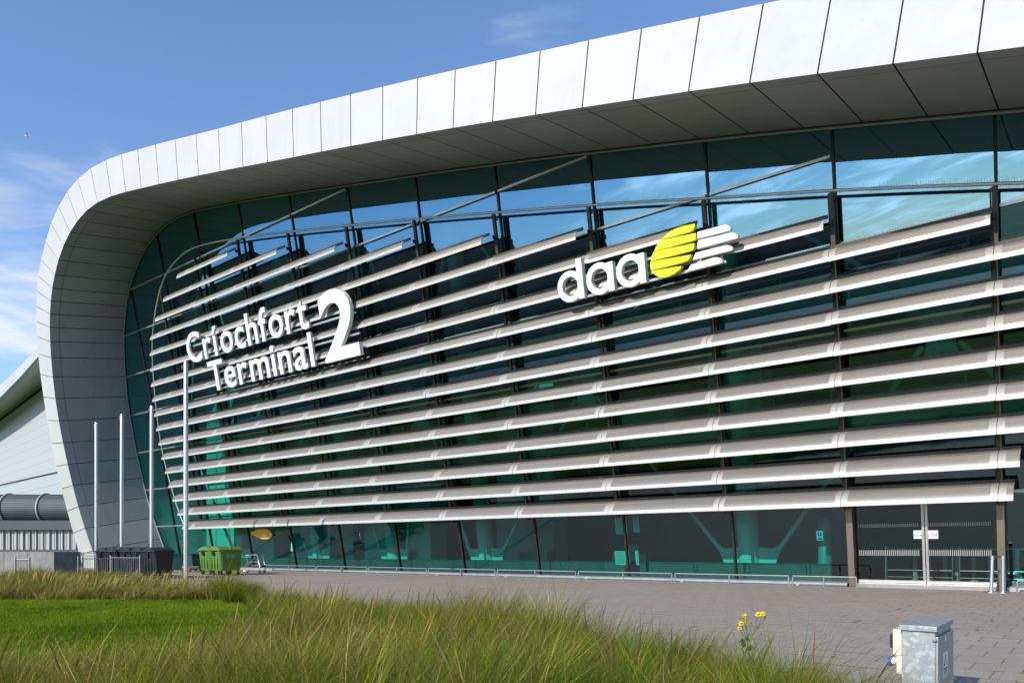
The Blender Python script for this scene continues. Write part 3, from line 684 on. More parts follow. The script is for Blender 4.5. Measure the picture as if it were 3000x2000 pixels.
for (xa, xb, lb) in ((2676, 2704, 'white automatic door notice on the left door leaf'), (2718, 2749, 'white automatic door notice on the right door leaf')):
    u0, v1 = survey(xa, 1553, .05); u1, v0 = survey(xb, 1577, .05)
    sheet('door_notice', u0, u1, v0, v1, .045, M['sticker'], lb, 'notice', 'automatic door notices', [('AUTOMATIC', .07, .56), ('DOOR', .07, .28)])
k_ = 0
for (x0, y0, x1, y1, lb) in ((1800, 1513, 1838, 1563, 'upper paper notice left of the dark mullion'), (1852, 1509, 1874, 1558, 'upper narrow paper notice right of the dark mullion'), (1800, 1613, 1846, 1654, 'lower paper notice with columns left of the dark mullion'), (1860, 1612, 1873, 1654, 'lower narrow paper notice right of the dark mullion')):
    u0, v1 = survey(x0, y0, -.08); u1, v0 = survey(x1, y1, -.08); sheet('window_notice', u0, u1, v0, v1, -.08, M['sticker'], lb + ' inside the glass', 'notice', 'paper notices inside the window', lines=9)
u, v = survey(2401, 1568, -.6)
tt = thing('information_totem', 'teal round totem inside the glass left of the doors', 'totem', G(u, -1.0, .15)); m = MB(); m.lathe((0, 0, 0), [(.24, 0), (.24, 2.2), (.2, 2.25)], 20); m.build('body', M['totem'], tt)
u0, v1 = survey(2391, 1553, -.08); u1, v0 = survey(2412, 1582, -.08)
ms = sheet('mandatory_sign', u0, u1, v0, v1, -.08, M['sticker'], 'small white sign with blue exclamation disc inside the glass', 'sign')
loc = np.array(ms.location); uc, vc, r_ = (u0 + u1) / 2, v0 + (v1 - v0) * .62, (u1 - u0) * .36
m = MB(); m.face([np.array(P(uc + r_ * math.cos(a), vc + r_ * math.sin(a), -.072)) - loc for a in np.linspace(0, 2 * math.pi, 24)[:-1]]); m.face([np.array(P(a_, b_, -.072)) - loc for a_, b_ in ((u0 + .03, v0 + .03), (u1 - .03, v0 + .03), (u1 - .03, v0 + .09), (u0 + .03, v0 + .09))]); m.build('blue_disc', M['blue'], ms)
m = MB(); m.face([np.array(P(uc + a_, vc + b_, -.068)) - loc for a_, b_ in ((-.012, -.03), (.012, -.03), (.022, r_ * .7), (-.022, r_ * .7))]); m.face([np.array(P(uc + a_, vc + b_, -.068)) - loc for a_, b_ in ((-.014, -.085), (.014, -.085), (.014, -.05), (-.014, -.05))]); m.build('exclamation_mark', M['sticker'], ms)
# yellow drop-shaped sign inside the glass on the far left
ys = thing('drop_sign', 'yellow drop shaped sign fixed to the glass above the luggage trolley', 'sign'); m = MB()
pts = [(733, 1560), (742, 1556), (755, 1549), (768, 1547), (782, 1549), (792, 1555), (797, 1564), (794, 1573), (784, 1578), (768, 1578), (752, 1573), (740, 1566)]
m.prism([P(*survey(*p_, .12), .12) for p_ in pts], tuple(nn_ * -.05)); m.build('panel', M['yellow'], ys)
m = MB(); m.prism([P(*survey(*p_, .121), .121) for p_ in ((768, 1564), (779, 1565), (778, 1573), (767, 1571))], tuple(nn_ * .004)); m.build('label_patch', M['sticker'], ys)
# barrier and queue posts behind the doors
bt = thing('lobby_barrier', 'stainless lobby barrier rails just inside the entrance doors', 'barrier'); m = MB()
for a, b, v in ((4.9, 6.9, 1.15), (4.9, 6.9, .42), (4.9, 6.9, .18), (7.1, 9.6, 1.15), (7.1, 9.6, .42), (7.1, 9.6, .18)): m.tube([G(a, -1.3, v + .15), G(b, -1.3, v + .15)], .025, 6)
m.build('rail', M['steel'], bt)
for u, r_ in ((4.85, .05), (6.9, .03), (7.1, .03), (9.6, .05)):
    m = MB(); m.tube([G(u, -1.3, .15), G(u, -1.3, 1.4)], r_, 8); m.build('post', M['steel'], bt)
qp = MB(); qp.lathe((0, 0, 0), [(.16, 0), (.16, .03), (.075, .05), (.075, 1.15), (.06, 1.18)], 12); qo = None
for i in range(15):
    p_ = G(5.5 + i * .45 + random.uniform(-.08, .08), -2.6 - (i % 3) * .5, .16)
    if qo is None: qo = qp.build('queue_post', M['teal_post'] if 'teal_post' in M else M['int_steel']); o = qo
    else: o = qo.copy(); COL.objects.link(o)
    o.location = p_; tag(o, 'pale queue post standing in the lobby behind the door glass', 'queue post', 'queue posts in the lobby')
# ------------------------------------------------------------------ flagpoles
poles = [(26.2, 544.5, 'tallest-looking flagpole nearest the camera, right of the other three'), (34.25, 444, 'third flagpole from the left in front of the black bins'), (36.4, 356.5, 'second flagpole from the left behind the steel railing'), (38.7, 282, 'farthest flagpole on the left, beside the concrete wall')]
p0 = None
for Z, x, lb in poles:
    loc = ((x - CX) / F_ * Z, Z, 0)
    if p0 is None:
        p0 = thing('flagpole', lb, 'flagpole', loc, group='bare steel flagpoles at the plaza edge'); m = MB(); m.lathe((0, 0, 0), [(.085, 0), (.085, 2.2), (.083, 4.5), (.076, 7.86), (.06, 7.93)], 20); m.build('pole', M['steel'], p0)
        m = MB(); m.lathe((0, 0, 0), [(.14, 0), (.14, .03), (.10, .05)], 20); m.build('base_plate', M['galv_rail'], p0)
        m = MB(); m.box((-.11, -.02, 7.72), .07, .05, .14); m.lathe((-.13, -.02, 7.66), [(.03, 0), (.03, .04)], 8); m.build('halyard_pulley', M['dark_metal'], p0)
        m = MB(); m.box((-.10, -.03, 1.45), .06, .06, .26); m.box((-.13, -.03, 1.40), .03, .05, .05); m.build('cleat', M['rust'], p0)
    else: dup(p0, loc, 0, lb)
# ------------------------------------------------------------------ bins
AN = math.atan2(-nh[1], -nh[0])                                    # inward direction of the facade
def big_bin(mat, loc, rz, label, group, L=1.3, Wd=1.05, Ht=1.5):
    t = thing('wheeled_container', label, 'bin', loc, rz, group)
    m = MB(); z0, z1_ = .24, Ht * .83; rows = []
    for z, k in ((z0, .86), (z0 + .04, .88), (z1_ - .12, .985), (z1_ - .11, 1.0), (z1_, 1.02)):
        a, b = L / 2 * k, Wd / 2 * k; c = .07
        rows.append([(a - c, -b, z), (a, -b + c, z), (a, b - c, z), (a - c, b, z), (-a + c, b, z), (-a, b - c, z), (-a, -b + c, z), (-a + c, -b, z)])
    m.grid(rows, smooth=False, closed=True); m.face(rows[0][::-1]); m.face(rows[-1]); 
    for yy in (-.25, .0, .25): m.bbox((-L / 2 * .965, yy * Wd, (z0 + z1_) / 2 - .05), .04, .05, (z1_ - z0) * .72, .012)
    for xx in (-.36, .36): m.bbox((xx * L, -Wd / 2 * .955, (z0 + z1_) / 2 - .05), .05, .04, (z1_ - z0) * .72, .012)
    m.bbox((0, 0, z1_ + .02), L * 1.07, Wd * 1.08, .07, .02); m.build('body', mat, t)
    m = MB(); rows = []
    for i in range(9):
        y = -1 + 2 * i / 8; z = z1_ + .06 + (Ht - z1_ - .08) * (1 - abs(y) ** 2.2) ; rows.append([(-L / 2 * 1.03, y * Wd / 2 * 1.05, z - .03), (-L / 2 * .9, y * Wd / 2 * 1.05, z), (-.06, y * Wd / 2 * 1.05, z), (-.03, y * Wd / 2 * 1.05, z + .025), (.03, y * Wd / 2 * 1.05, z + .025), (.06, y * Wd / 2 * 1.05, z), (L / 2 * .9, y * Wd / 2 * 1.05, z), (L / 2 * 1.03, y * Wd / 2 * 1.05, z - .03)])
    m.grid(rows, smooth=False)
    for c in (0, -1): m.face([r[c] for r in rows] + [(rows[-1][c][0], rows[-1][c][1], z1_ + .05), (rows[0][c][0], rows[0][c][1], z1_ + .05)])
    m.build('lid', mat, t)
    for sx in (-1, 1):
        m = MB(); m.bbox((sx * (L / 2 + .03), 0, z1_ - .13), .09, .20, .24, .03); m.tube([(sx * L / 2, 0, z1_ - .1), (sx * (L / 2 + .14), 0, z1_ - .1)], .035, 10); m.build('lifting_trunnion', M['black_plastic'], t)
        m = MB(); m.tube([(sx * (L / 2 + .02), -.36 * Wd, z1_ + .02), (sx * (L / 2 + .10), -.36 * Wd, z1_ + .03), (sx * (L / 2 + .10), .36 * Wd, z1_ + .03), (sx * (L / 2 + .02), .36 * Wd, z1_ + .02)], .02, 6); m.build('handle', mat, t)
        for sy in (-1, 1):
            x, y = sx * L * .36, sy * Wd * .36
            m = MB(); m.lathe((x, y - .02, .10), [(.03, -.005), (.10, .0), (.10, .04), (.03, .045)], 16, axis=1); w = m.build('caster_wheel', M['rubber'], t)
            m = MB(); m.box((x, y + .045, .17), .07, .012, .18); m.box((x, y - .045, .17), .07, .012, .18); m.box((x, y, .255), .10, .10, .02); m.build('fork', M['rust'], w)
    return t
gb = big_bin(M['green_plastic'], (0, 0, 0), AN, 'nearer green wheeled bin with sunlit end, printed panel on its shaded side', 'green wheeled bins')
# printed plate on the shaded long side
m = MB(); m.box((-.05, -.515, .93), .62, .012, .28); lb_ = m.build('printed_label', paint('label_green', (.10, .20, .035), .5, 0, .1, 10), gb)
m = MB()
for i, (x0, x1, z) in enumerate(((-.30, -.10, 1.02), (-.28, -.08, .95), (-.28, -.12, .88), (-.02, .2, 1.02), (-.02, .22, .96), (0, .2, .88))): m.face([(x0, -.523, z), (x1, -.523, z), (x1, -.523, z + .03), (x0, -.523, z + .03)])
m.build('print', M['faded'], lb_)
inw = -nh; C0 = gpt(646, 1685); C0[2] = 0
ctr = C0 + inw * .58 + d_ * .5; gb.location = tuple(ctr)
g2 = dup(gb, tuple(ctr + d_ * 1.17 + inw * .1), AN + R(1.5), 'farther green wheeled bin partly hidden behind its twin')
C1 = gpt(452, 1696); C1[2] = 0; kb = None
blab = ['rightmost black wheeled bin of the row, beside the third flagpole', 'second black wheeled bin from the right of the row', 'third black wheeled bin from the right of the row behind railings', 'fourth black wheeled bin from the right behind railings', 'leftmost black wheeled bin of the row by the concrete wall']
for i in range(5):
    c = C1 + inw * .45 + d_ * (.55 + i * 1.2); 
    if kb is None: kb = big_bin(M['black_plastic'], tuple(c), AN, blab[0], 'black wheeled bins in a row', .92, 1.1, 1.42)
    else: dup(kb, tuple(c + inw * random.uniform(-.08, .08)), AN + R(random.uniform(-3, 3)), blab[i])
# dark teal two-wheel bin, blue crate, red wheeled cart
def wheelie(loc, rz, label, tilt):
    t = thing('wheelie_bin', label, 'bin', loc, rz, 'dark teal wheelie bins'); t.rotation_euler = (tilt, 0, rz)
    m = MB(); rows = []
    for z, w_, dp in ((.10, .44, .46), (.95, .56, .66)): rows.append([(-w_ / 2, -dp / 2, z), (w_ / 2, -dp / 2, z), (w_ / 2, dp / 2, z), (-w_ / 2, dp / 2, z)])
    m.grid(rows, smooth=False, closed=True); m.face(rows[0][::-1]); m.face(rows[1]); m.bbox((0, 0, .96), .60, .72, .05, .012); m.build('body', M['teal_plastic'], t)
    m = MB(); m.bbox((0, -.01, 1.02), .60, .76, .06, .025); m.tube([(-.2, .40, 1.0), (.2, .40, 1.0)], .018, 6); m.build('lid', M['black_plastic'], t)
    for s in (-1, 1): m = MB(); m.lathe((s * .26 - .02, .26, .10), [(.02, 0), (.10, 0), (.10, .04), (.02, .04)], 16, axis=0); m.build('wheel', M['rubber'], t)
w1 = gpt(520, 1674); w2 = gpt(556, 1672)
wheelie((w1[0], w1[1], 0), R(20), 'upright dark teal wheelie bin next to the blue crate', 0)
wheelie((w2[0] + .1, w2[1] + .4, .0), R(-35), 'dark teal wheelie bin leaning behind the first green bin', 0)
p_ = gpt(501, 1672); bc = thing('blue_crate', 'small bright blue crate with white and red print between the bins', 'crate', tuple(p_), R(12)); m = MB(); m.bbox((0, 0, .19), .26, .24, .38, .02); m.build('shell', M['blue'], bc)
m = MB(); m.prism([(-.1, -.125, .12), (.1, -.125, .2), (.1, -.125, .26), (-.1, -.125, .18)], (0, .003, 0)); m.build('white_print', M['sticker'], bc); m = MB(); m.prism([(-.1, -.126, .3), (.05, -.126, .3), (.05, -.126, .34), (-.1, -.126, .34)], (0, .003, 0)); m.build('red_print', M['red'], bc)
p_ = gpt(553, 1675); rc = thing('hand_cart', 'low cart with a red wheel on the paving by the green bins', 'cart', tuple(p_)); m = MB(); m.lathe((0, -.03, .15), [(.05, -.01), (.145, 0), (.145, .05), (.05, .06)], 24, axis=1); w = m.build('wheel', M['red'], rc); m = MB(); m.lathe((0, -.02, .15), [(.145, .01), (.165, .01), (.165, .03), (.145, .03)], 24, axis=1); m.build('tyre', M['rubber'], w)
m = MB(); m.tube([(0, .02, .15), (.5, .1, .15)], .02, 6); m.bbox((.3, .15, .26), .6, .35, .18, .03); m.build('frame', M['teal_plastic'], rc)
# luggage trolley
p_ = gpt(748, 1677); lt = thing('luggage_trolley', 'chrome luggage trolley parked right of the green bins', 'trolley', tuple(p_), R(-12)); m = MB()
m.tube([(-.55, -.3, .12), (-.55, .3, .12), (.5, .25, .12), (.5, -.25, .12), (-.55, -.3, .12)], .02, 8)
m.tube([(.5, -.28, .12), (.28, -.28, 1.02), (.28, .28, 1.02), (.5, .28, .12)], .02, 8); m.tube([(.28, -.28, 1.02), (-.45, -.25, 1.0)], .014, 6); m.tube([(-.55, -.28, .12), (-.30, -.26, .62), (.38, -.26, .62)], .014, 6); m.tube([(-.45, -.25, 1.0), (-.30, -.26, .62)], .014, 6); m.tube([(-.3, -.26, .45), (.22, -.27, .95)], .014, 6)
m.build('frame', M['steel'], lt); m = MB(); m.bbox((.1, 0, .38), .85, .5, .10, .03); m.build('deck', M['black_plastic'], lt)
for s in (-1, 1): m = MB(); m.lathe((.42, s * .26 - .015, .07), [(.02, 0), (.07, 0), (.07, .03), (.02, .03)], 12, axis=1); m.build('wheel', M['rubber'], lt)
m = MB(); m.lathe((-.5, -.015, .07), [(.02, 0), (.07, 0), (.07, .03), (.02, .03)], 12, axis=1); m.build('wheel', M['rubber'], lt)
# steel railings in front of the bins
def railing(a, b, z1_, label, n, r=.02, z0=.12):
    a = np.array(a); b = np.array(b); t = thing('steel_railing', label, 'railing', tuple(a), group='upright bar railings by the concrete wall'); e = b - a
    m = MB(); m.tube([(0, 0, z1_), tuple(e + np.array([0, 0, z1_]))], r, 8); m.tube([(0, 0, z0), tuple(e + np.array([0, 0, z0]))], r * .8, 6); m.build('rail', M['galv_rail'], t)
    m = MB()
    for i in range(1, n): q = e * i / n; m.tube([tuple(q + np.array([0, 0, z0])), tuple(q + np.array([0, 0, z1_]))], .008, 5)
    m.build('bars', M['galv_rail'], t)
    for q in (0, 1): m = MB(); m.tube([tuple(e * q), tuple(e * q + np.array([0, 0, z1_ + .05]))], r * 1.5, 10); m.lathe(tuple(e * q + np.array([0, 0, z1_ + .05])), [(r * 1.9, 0), (r * 1.9, .03), (r, .05)], 10); m.build('post', M['galv_rail'], t)
    return t
def zat(x, Z): return ((x - CX) / F_ * Z, Z, 0)
railing(zat(229, 33.8), zat(327, 34.6), .88, 'weathered upright bar railing next to the concrete wall', 17)
railing(zat(324, 34.2), zat(410, 33.0), .93, 'upright bar railing in front of the black bins', 15)
railing(zat(243, 36.0), zat(375, 36.5), 1.0, 'taller upright bar railing behind the other two', 20)
t = thing('trolley_rail', 'long pale blue handrail on brackets before the black bins', 'handrail', zat(224, 36.8)); q0 = np.array(zat(224, 36.8)); q1 = np.array(zat(430, 35.2)); e = q1 - q0; m = MB(); m.tube([(0, 0, 1.14), tuple(e + np.array([0, 0, 1.12]))], .028, 8); m.build('rail', M['steel'], t)
for f in (.1, .4, .7, .95): m = MB(); m.tube([tuple(e * f + np.array([-.2, .1, 0])), tuple(e * f + np.array([-.2, .1, .95])), tuple(e * f + np.array([0, 0, 1.13]))], .02, 6); m.build('bracket', M['galv_rail'], t)
# concrete wall with its small gate
cz = 34.2; a = np.array(zat(158, cz)); cwt = thing('concrete_wall', 'low dark board-marked concrete wall end block at the left edge', 'wall', tuple(a)); m = MB()
A = [np.zeros(3), d_ * 14, d_ * 14 + inw * 1.15, inw * 1.15]; m.prism([tuple(q) for q in A[::-1]], (0, 0, 1.19)); m.build('block', M['concrete'], cwt)
m = MB()
for u in (3.2, 6.4): m.box(tuple(d_ * u + nh * .004 + np.array([0, 0, .6])), .018, .012, 1.18, (tuple(d_), tuple(nh), (0, 0, 1)))
m.build('formwork_joint', M['joint'], cwt)
railing(zat(45, 32.8), zat(86, 32.8), .86, 'small upright bar gate standing before the concrete wall', 9, .028)
# ------------------------------------------------------------------ electrical cabinet in the foreground
cb = thing('electrical_cabinet', 'galvanised electrical cabinet with cream socket box standing on the paving in the foreground', 'cabinet'); NZ = 5.68
N0 = np.array([(2743 - CX) / F_ * NZ, NZ, 0]); Ld, Mi, TZ = .25, .80, .665; cb.location = tuple(N0); X3 = (tuple(d_), tuple(inw), (0, 0, 1))
m = MB(); m.bbox(tuple(d_ * Ld / 2 + inw * Mi / 2 + np.array([0, 0, TZ / 2 - .02])), Ld - .02, Mi - .02, TZ - .04, .004, X3); m.build('body', M['galv'], cb)
m = MB(); m.bbox(tuple(-d_ * .001 + inw * Mi / 2 + np.array([0, 0, TZ / 2 - .03])), .02, Mi - .03, TZ - .1, .003, X3); dr = m.build('door', M['box_grey'], cb)
m = MB(); m.lathe(tuple(-d_ * .012 + inw * (Mi - .10) + np.array([0, 0, TZ - .12])), [(.012, -.004), (.012, .012)], 10, axis=0); m.build('lock', M['steel'], dr)
m = MB(); m.bbox(tuple(d_ * Ld / 2 + inw * Mi / 2 + np.array([0, 0, TZ - .018])), Ld + .014, Mi + .03, .04, .003, X3); m.build('lid', M['galv'], cb)
def on_door(a, b, z0, z1_, e=.0115): return [tuple(-d_ * e + inw * p_ + np.array([0, 0, z])) for p_, z in ((a, z0), (b, z0), (b, z1_), (a, z1_))]
m = MB(); m.prism(on_door(.22, .46, .24, .44), tuple(-d_ * .002)); wl = m.build('warning_label', M['sticker'], dr)
def tri(a, z, w_, h_, e): return [tuple(-d_ * e + inw * p_ + np.array([0, 0, q])) for p_, q in ((a - w_ / 2, z), (a + w_ / 2, z), (a, z + h_))]
m = MB(); m.face(tri(.34, .335, .15, .09, .0145)); m.build('warning_triangle', M['ink'], wl); m = MB(); m.face(tri(.34, .341, .115, .072, .0155)); m.build('triangle_field', M['sticker'], wl)
m = MB(); m.face([tuple(-d_ * .0165 + inw * p_ + np.array([0, 0, q])) for p_, q in ((.345, .402), (.33, .376), (.34, .376), (.332, .346), (.352, .382), (.342, .382), (.352, .402))]); m.build('lightning_bolt', M['ink'], wl)
m = MB(); cur = .255
gs = [glyph(c, .02) for c in 'Danger']; sc = .06
for q in gs:
    x0 = min(v[0] for v in q[0]); 
    for f in q[1]: m.face([tuple(-d_ * .0150 + inw * (cur + (q[0][i][0] - x0) * sc) + np.array([0, 0, .300 + q[0][i][1] * .034])) for i in f])
    cur += (max(v[0] for v in q[0]) - x0 + .08) * sc * .9
for z, w_ in ((.285, .12), (.27, .15), (.255, .14)): m.face(on_door(.34 - w_ / 2, .34 + w_ / 2, z, z + .006, .0150))
m.build('lettering', M['ink'], wl)
m = MB(); m.prism(on_door(.31, .38, .52, .565), tuple(-d_ * .002)); m.build('small_label', M['sticker'], dr); m = MB(); m.face(tri(.34, .455, .045, .03, .0125)); m.build('yellow_triangle', M['yellow'], dr)
m = MB(); m.box(tuple(d_ * .012 + nh * .006 + np.array([0, 0, .565])), .03, .02, .018, X3); m.build('hinge', M['steel'], cb)
sx_ = MB(); sx_.bbox(tuple(d_ * (Ld + .03) + inw * .16 + np.array([0, 0, .52])), .07, .22, .21, .015, X3); sx_.bbox(tuple(d_ * (Ld + .018) + inw * .16 + np.array([0, 0, .36])), .045, .20, .18, .012, X3); sk_ = sx_.build('socket_box', M['cream'], cb)
m = MB(); m.bbox(tuple(d_ * (Ld + .075) + inw * .12 + np.array([0, 0, .53])), .022, .12, .115, .012, X3); m.build('inspection_cover', M['dark_metal'], sk_)
m = MB(); c0 = d_ * (Ld + .04) + inw * .13 + np.array([0, 0, .37]); m.tube([tuple(c0), tuple(c0 + d_ * .05 - np.array([0, 0, .012]))], .03, 16); m.build('socket', M['sticker'], sk_); m = MB(); m.tube([tuple(c0 + d_ * .045 - np.array([0, 0, .01])), tuple(c0 + d_ * .068 - np.array([0, 0, .016]))], .037, 16); m.build('socket_cap', M['blue'], sk_)
# ------------------------------------------------------------------ buildings at the left rear
def vplane(Z0, x_anchor): return Z0
HB = thing('rear_hangar', 'white clad hangar with curved overhanging roof behind the terminal on the left', 'building')
hd0 = np.array([-.70, .714, 0]); hn = np.array([-hd0[1], hd0[0], 0]); hn = hn if hn[1] < 0 else -hn; HP = np.array([(120 - CX) / F_ * 78, 78.0, 0])
def hpt(x, y, o=0.0):
    r = np.array([(x - CX) / F_, 1, (YH - y) / F_]); c = np.array([0, 0, H]); t = np.dot(HP + hn * o - c, hn) / np.dot(r, hn); return c + r * t
def up_to(pts, zc): return [tuple((p_[0], p_[1], zc)) for p_ in pts]
wt = [hpt(x, y) for x, y in ((-160, 1345), (-60, 1275), (0, 1234), (60, 1190), (119, 1145), (200, 1085), (290, 1025))]
wm_ = [hpt(x, y) for x, y in ((-160, 1459), (-60, 1435), (0, 1421), (60, 1407), (122, 1393), (200, 1376), (290, 1356))]
m = MB(); m.grid([wm_, wt]); m.build('upper_wall', M['boards'], HB)
low = [(p_[0], p_[1], 0) for p_ in wm_]; m = MB(); m.grid([low, [tuple(p_ - hn * .01) for p_ in wm_]], smooth=False); m.build('lower_wall', M['boards_grey'], HB)
m = MB(); m.tube([tuple(p_ + hn * .05) for p_ in wm_], .06, 5); m.build('drip_edge', M['joint'], HB)
gt = [hpt(x, y, -.3) for x, y in ((-160, 1330), (-60, 1245), (0, 1192), (60, 1138), (110, 1086), (200, 992), (290, 900))]
m = MB(); m.grid([[tuple(p_ - hn * .3) for p_ in wt], gt], smooth=False); m.build('clerestory_glazing', M['hangar_glass'], HB)
ro = [hpt(x, y, 3.2) for x, y in ((-160, 1305), (-60, 1220), (0, 1164), (60, 1103), (108, 1048), (200, 945), (290, 850))]
r1 = [hpt(x, y, 3.2) for x, y in ((-160, 1270), (-60, 1185), (0, 1128), (60, 1071), (108, 1021), (200, 922), (290, 830))]
m = MB(); m.grid([gt, ro], smooth=False); m.build('roof_soffit', M['hangar_grey'], HB)
m = MB(); m.grid([ro, r1, [tuple(p_ - hn * 30 + np.array([0, 0, 1.0])) for p_ in r1]], smooth=False); m.build('roof', M['roof'], HB)
# covered walkway tube and corrugated screen
tw = thing('covered_walkway', 'grey ribbed tubular walkway with pale hoops behind the terminal foot', 'walkway'); ZT = 62; X0, X1 = (-260 - CX) / F_ * ZT, (262 - CX) / F_ * ZT; zt, zb = H + 164 / F_ * ZT, H + 80 / F_ * ZT; rc_ = (zt - zb) / 2; zc = (zt + zb) / 2
m = MB(); rows = []
for x in (X0, X1): rows.append([(x, ZT + math.cos(2 * math.pi * k / 96) * (rc_ + (.014 if k % 2 else 0)) * 1.15, zc + math.sin(2 * math.pi * k / 96) * (rc_ + (.014 if k % 2 else 0))) for k in range(96)])
m.grid(rows, smooth=False, closed=True); m.build('shell', M['tube_grey'], tw)
for x in np.arange((-76 - CX) / F_ * ZT, X1, 107 / F_ * ZT):
    m = MB(); m.tube([(x, ZT + math.cos(a) * (rc_ + .06) * 1.15, zc + math.sin(a) * (rc_ + .06)) for a in np.linspace(0, 2 * math.pi, 40)], .07, 6, cap=False); m.build('hoop', M['hangar_grey'], tw)
m = MB(); m.box(((X0 + X1) / 2, ZT - 1.2, zb - .2), X1 - X0, .5, .75); m.build('edge_beam', M['navy'], tw)
cs = thing('corrugated_screen', 'pale ribbed metal screen wall below the grey tubular walkway', 'screen wall'); m = MB(); zt2 = zb - .58; z0_ = H + 3 / F_ * ZT; prv = []; x = X0
while x < X1:
    for dx, dy in ((0, 0), (.10, 0), (.12, .035), (.20, .035), (.22, 0)): prv.append((x + dx, ZT - 1.0 + dy))
    x += .24
m.grid([[(a_, b_, z0_) for a_, b_ in prv], [(a_, b_, zt2) for a_, b_ in prv]], smooth=False); m.build('sheet', M['corrugated'], cs)
x = (10 - CX) / F_ * ZT - 3 * .53 * 4
m = MB()
while x < X1: m.box((x, ZT - 1.07, (z0_ + zt2) / 2), .07, .10, zt2 - z0_); x += 19 / F_ * ZT
m.build('batten', M['hangar_grey'], cs); m = MB(); m.box(((X0 + X1) / 2, ZT - .9, z0_ / 2), X1 - X0, .5, z0_ - .004); m.build('plinth', M['navy'], cs)
# ------------------------------------------------------------------ gull
bd = thing('gull', 'small white gull gliding in the blue sky at upper left', 'bird', ((80 - CX) / F_ * 60, 60, H + (YH - 399) / F_ * 60), R(25)); m = MB()
m.lathe((0, 0, 0), [(.01, -.24), (.05, -.16), (.07, 0), (.055, .12), (.035, .2), (.01, .25)], 10, axis=0)
for s in (-1, 1): 
    w_ = [(.06, s * .05, .03), (-.08, s * .05, .03), (-.03, s * .32, .10), (.06, s * .32, .12)]; m.prism(w_ if s > 0 else w_[::-1], (0, 0, .015)); w_ = [(.06, s * .32, .12), (-.03, s * .32, .10), (-.12, s * .62, .03), (-.08, s * .63, .03)]; m.prism(w_ if s > 0 else w_[::-1], (0, 0, .012))
m.prism([(-.22, -.02, 0), (-.34, -.06, 0), (-.34, .06, 0), (-.22, .02, 0)], (0, 0, .012)); m.build('body', M['bird'], bd)
# ------------------------------------------------------------------ grass
def blades(name, bx, by, hgt, lean_, az, wid, col, tip, seg, prof_w=None):
    n = len(bx); T = np.linspace(0, 1, seg + 1)[:, None]; ca, sa = np.cos(az), np.sin(az)
    bend = lean_ * hgt
    cx_ = bx + ca * bend * T ** 1.9; cy_ = by + sa * bend * T ** 1.9; cz_ = hgt * np.sqrt(np.clip(1 - (lean_ * .55) ** 2, .2, 1)) * (T - .30 * np.clip(lean_ - .45, 0, 1) * T ** 3)
    wa = rng.uniform(0, 2 * np.pi, n); wx, wy = np.cos(wa), np.sin(wa)
    V = []; Cc = []
    for i in range(seg):
        w = wid * (prof_w[i] if prof_w else 1 - .75 * (i / seg))
        V += [np.stack([cx_[i] - wx * w / 2, cy_[i] - wy * w / 2, cz_[i]], 1), np.stack([cx_[i] + wx * w / 2, cy_[i] + wy * w / 2, cz_[i]], 1)]
        f = (i / seg); cc = col * (1 - f) + tip * f; Cc += [cc, cc]
    V.append(np.stack([cx_[seg], cy_[seg], cz_[seg]], 1)); Cc.append(tip)
    V = np.stack(V, 1); Cc = np.stack(Cc, 1); k = 2 * seg + 1
    me = bpy.data.meshes.new(name); me.vertices.add(n * k); me.vertices.foreach_set('co', V.reshape(-1).astype(np.float32))
    base = (np.arange(n) * k)[:, None]; q = []
    for i in range(seg - 1): q.append(base + np.array([[2 * i, 2 * i + 1, 2 * i + 3, 2 * i + 2]]))
    quads = np.stack(q, 1).reshape(n, -1) if q else np.zeros((n, 0), int); tris = base + np.array([[2 * seg - 2, 2 * seg - 1, 2 * seg]])
    li_ = np.concatenate([quads, tris], 1).reshape(-1); per = [4] * (seg - 1) + [3]; tot = np.tile(per, n); st = np.concatenate([[0], np.cumsum(tot)[:-1]])
    me.loops.add(len(li_)); me.loops.foreach_set('vertex_index', li_.astype(np.int32)); me.polygons.add(len(tot)); me.polygons.foreach_set('loop_start', st.astype(np.int32)); me.polygons.foreach_set('loop_total', tot.astype(np.int32))
    at = me.attributes.new('tint', 'FLOAT_COLOR', 'POINT'); C4 = np.ones((n * k, 4), np.float32); C4[:, :3] = Cc.reshape(-1, 3); at.data.foreach_set('color', C4.reshape(-1))
    me.materials.append(M['blade']); me.update(calc_edges=True); me.validate()
    o = bpy.data.objects.new(name, me); COL.objects.link(o); return o
def inside(x, y, poly):
    r = np.zeros(len(x), bool); n = len(poly)
    for i in range(n):
        (x0, y0), (x1, y1) = poly[i], poly[(i + 1) % n]; c = ((y0 > y) != (y1 > y)) & (x < (x1 - x0) * (y - y0) / (y1 - y0 + 1e-12) + x0); r ^= c
    return r
def side(x, y): return (x - E0[0]) * ED[1] - (y - E0[1]) * ED[0]      # >0 on the paving side
GREEN = np.array([.062, .115, .001]); LGREEN = np.array([.16, .235, .004]); OLIVE = np.array([.15, .155, .005]); STRAW = np.array([.44, .32, .115]); RUST = np.array([.30, .16, .06])
def fbm(x, y, s, seed):
    r = np.random.default_rng(seed); v = np.zeros_like(x)
    for k in range(5): a = r.uniform(0, 6.28); f = s * (1.6 ** k); v += np.sin(x * f * math.cos(a) + y * f * math.sin(a) + r.uniform(0, 6.28)) * np.sin(-x * f * math.sin(a) * .8 + y * f * math.cos(a) * .8 + r.uniform(0, 6.28)) / (1.3 ** k)
    return v
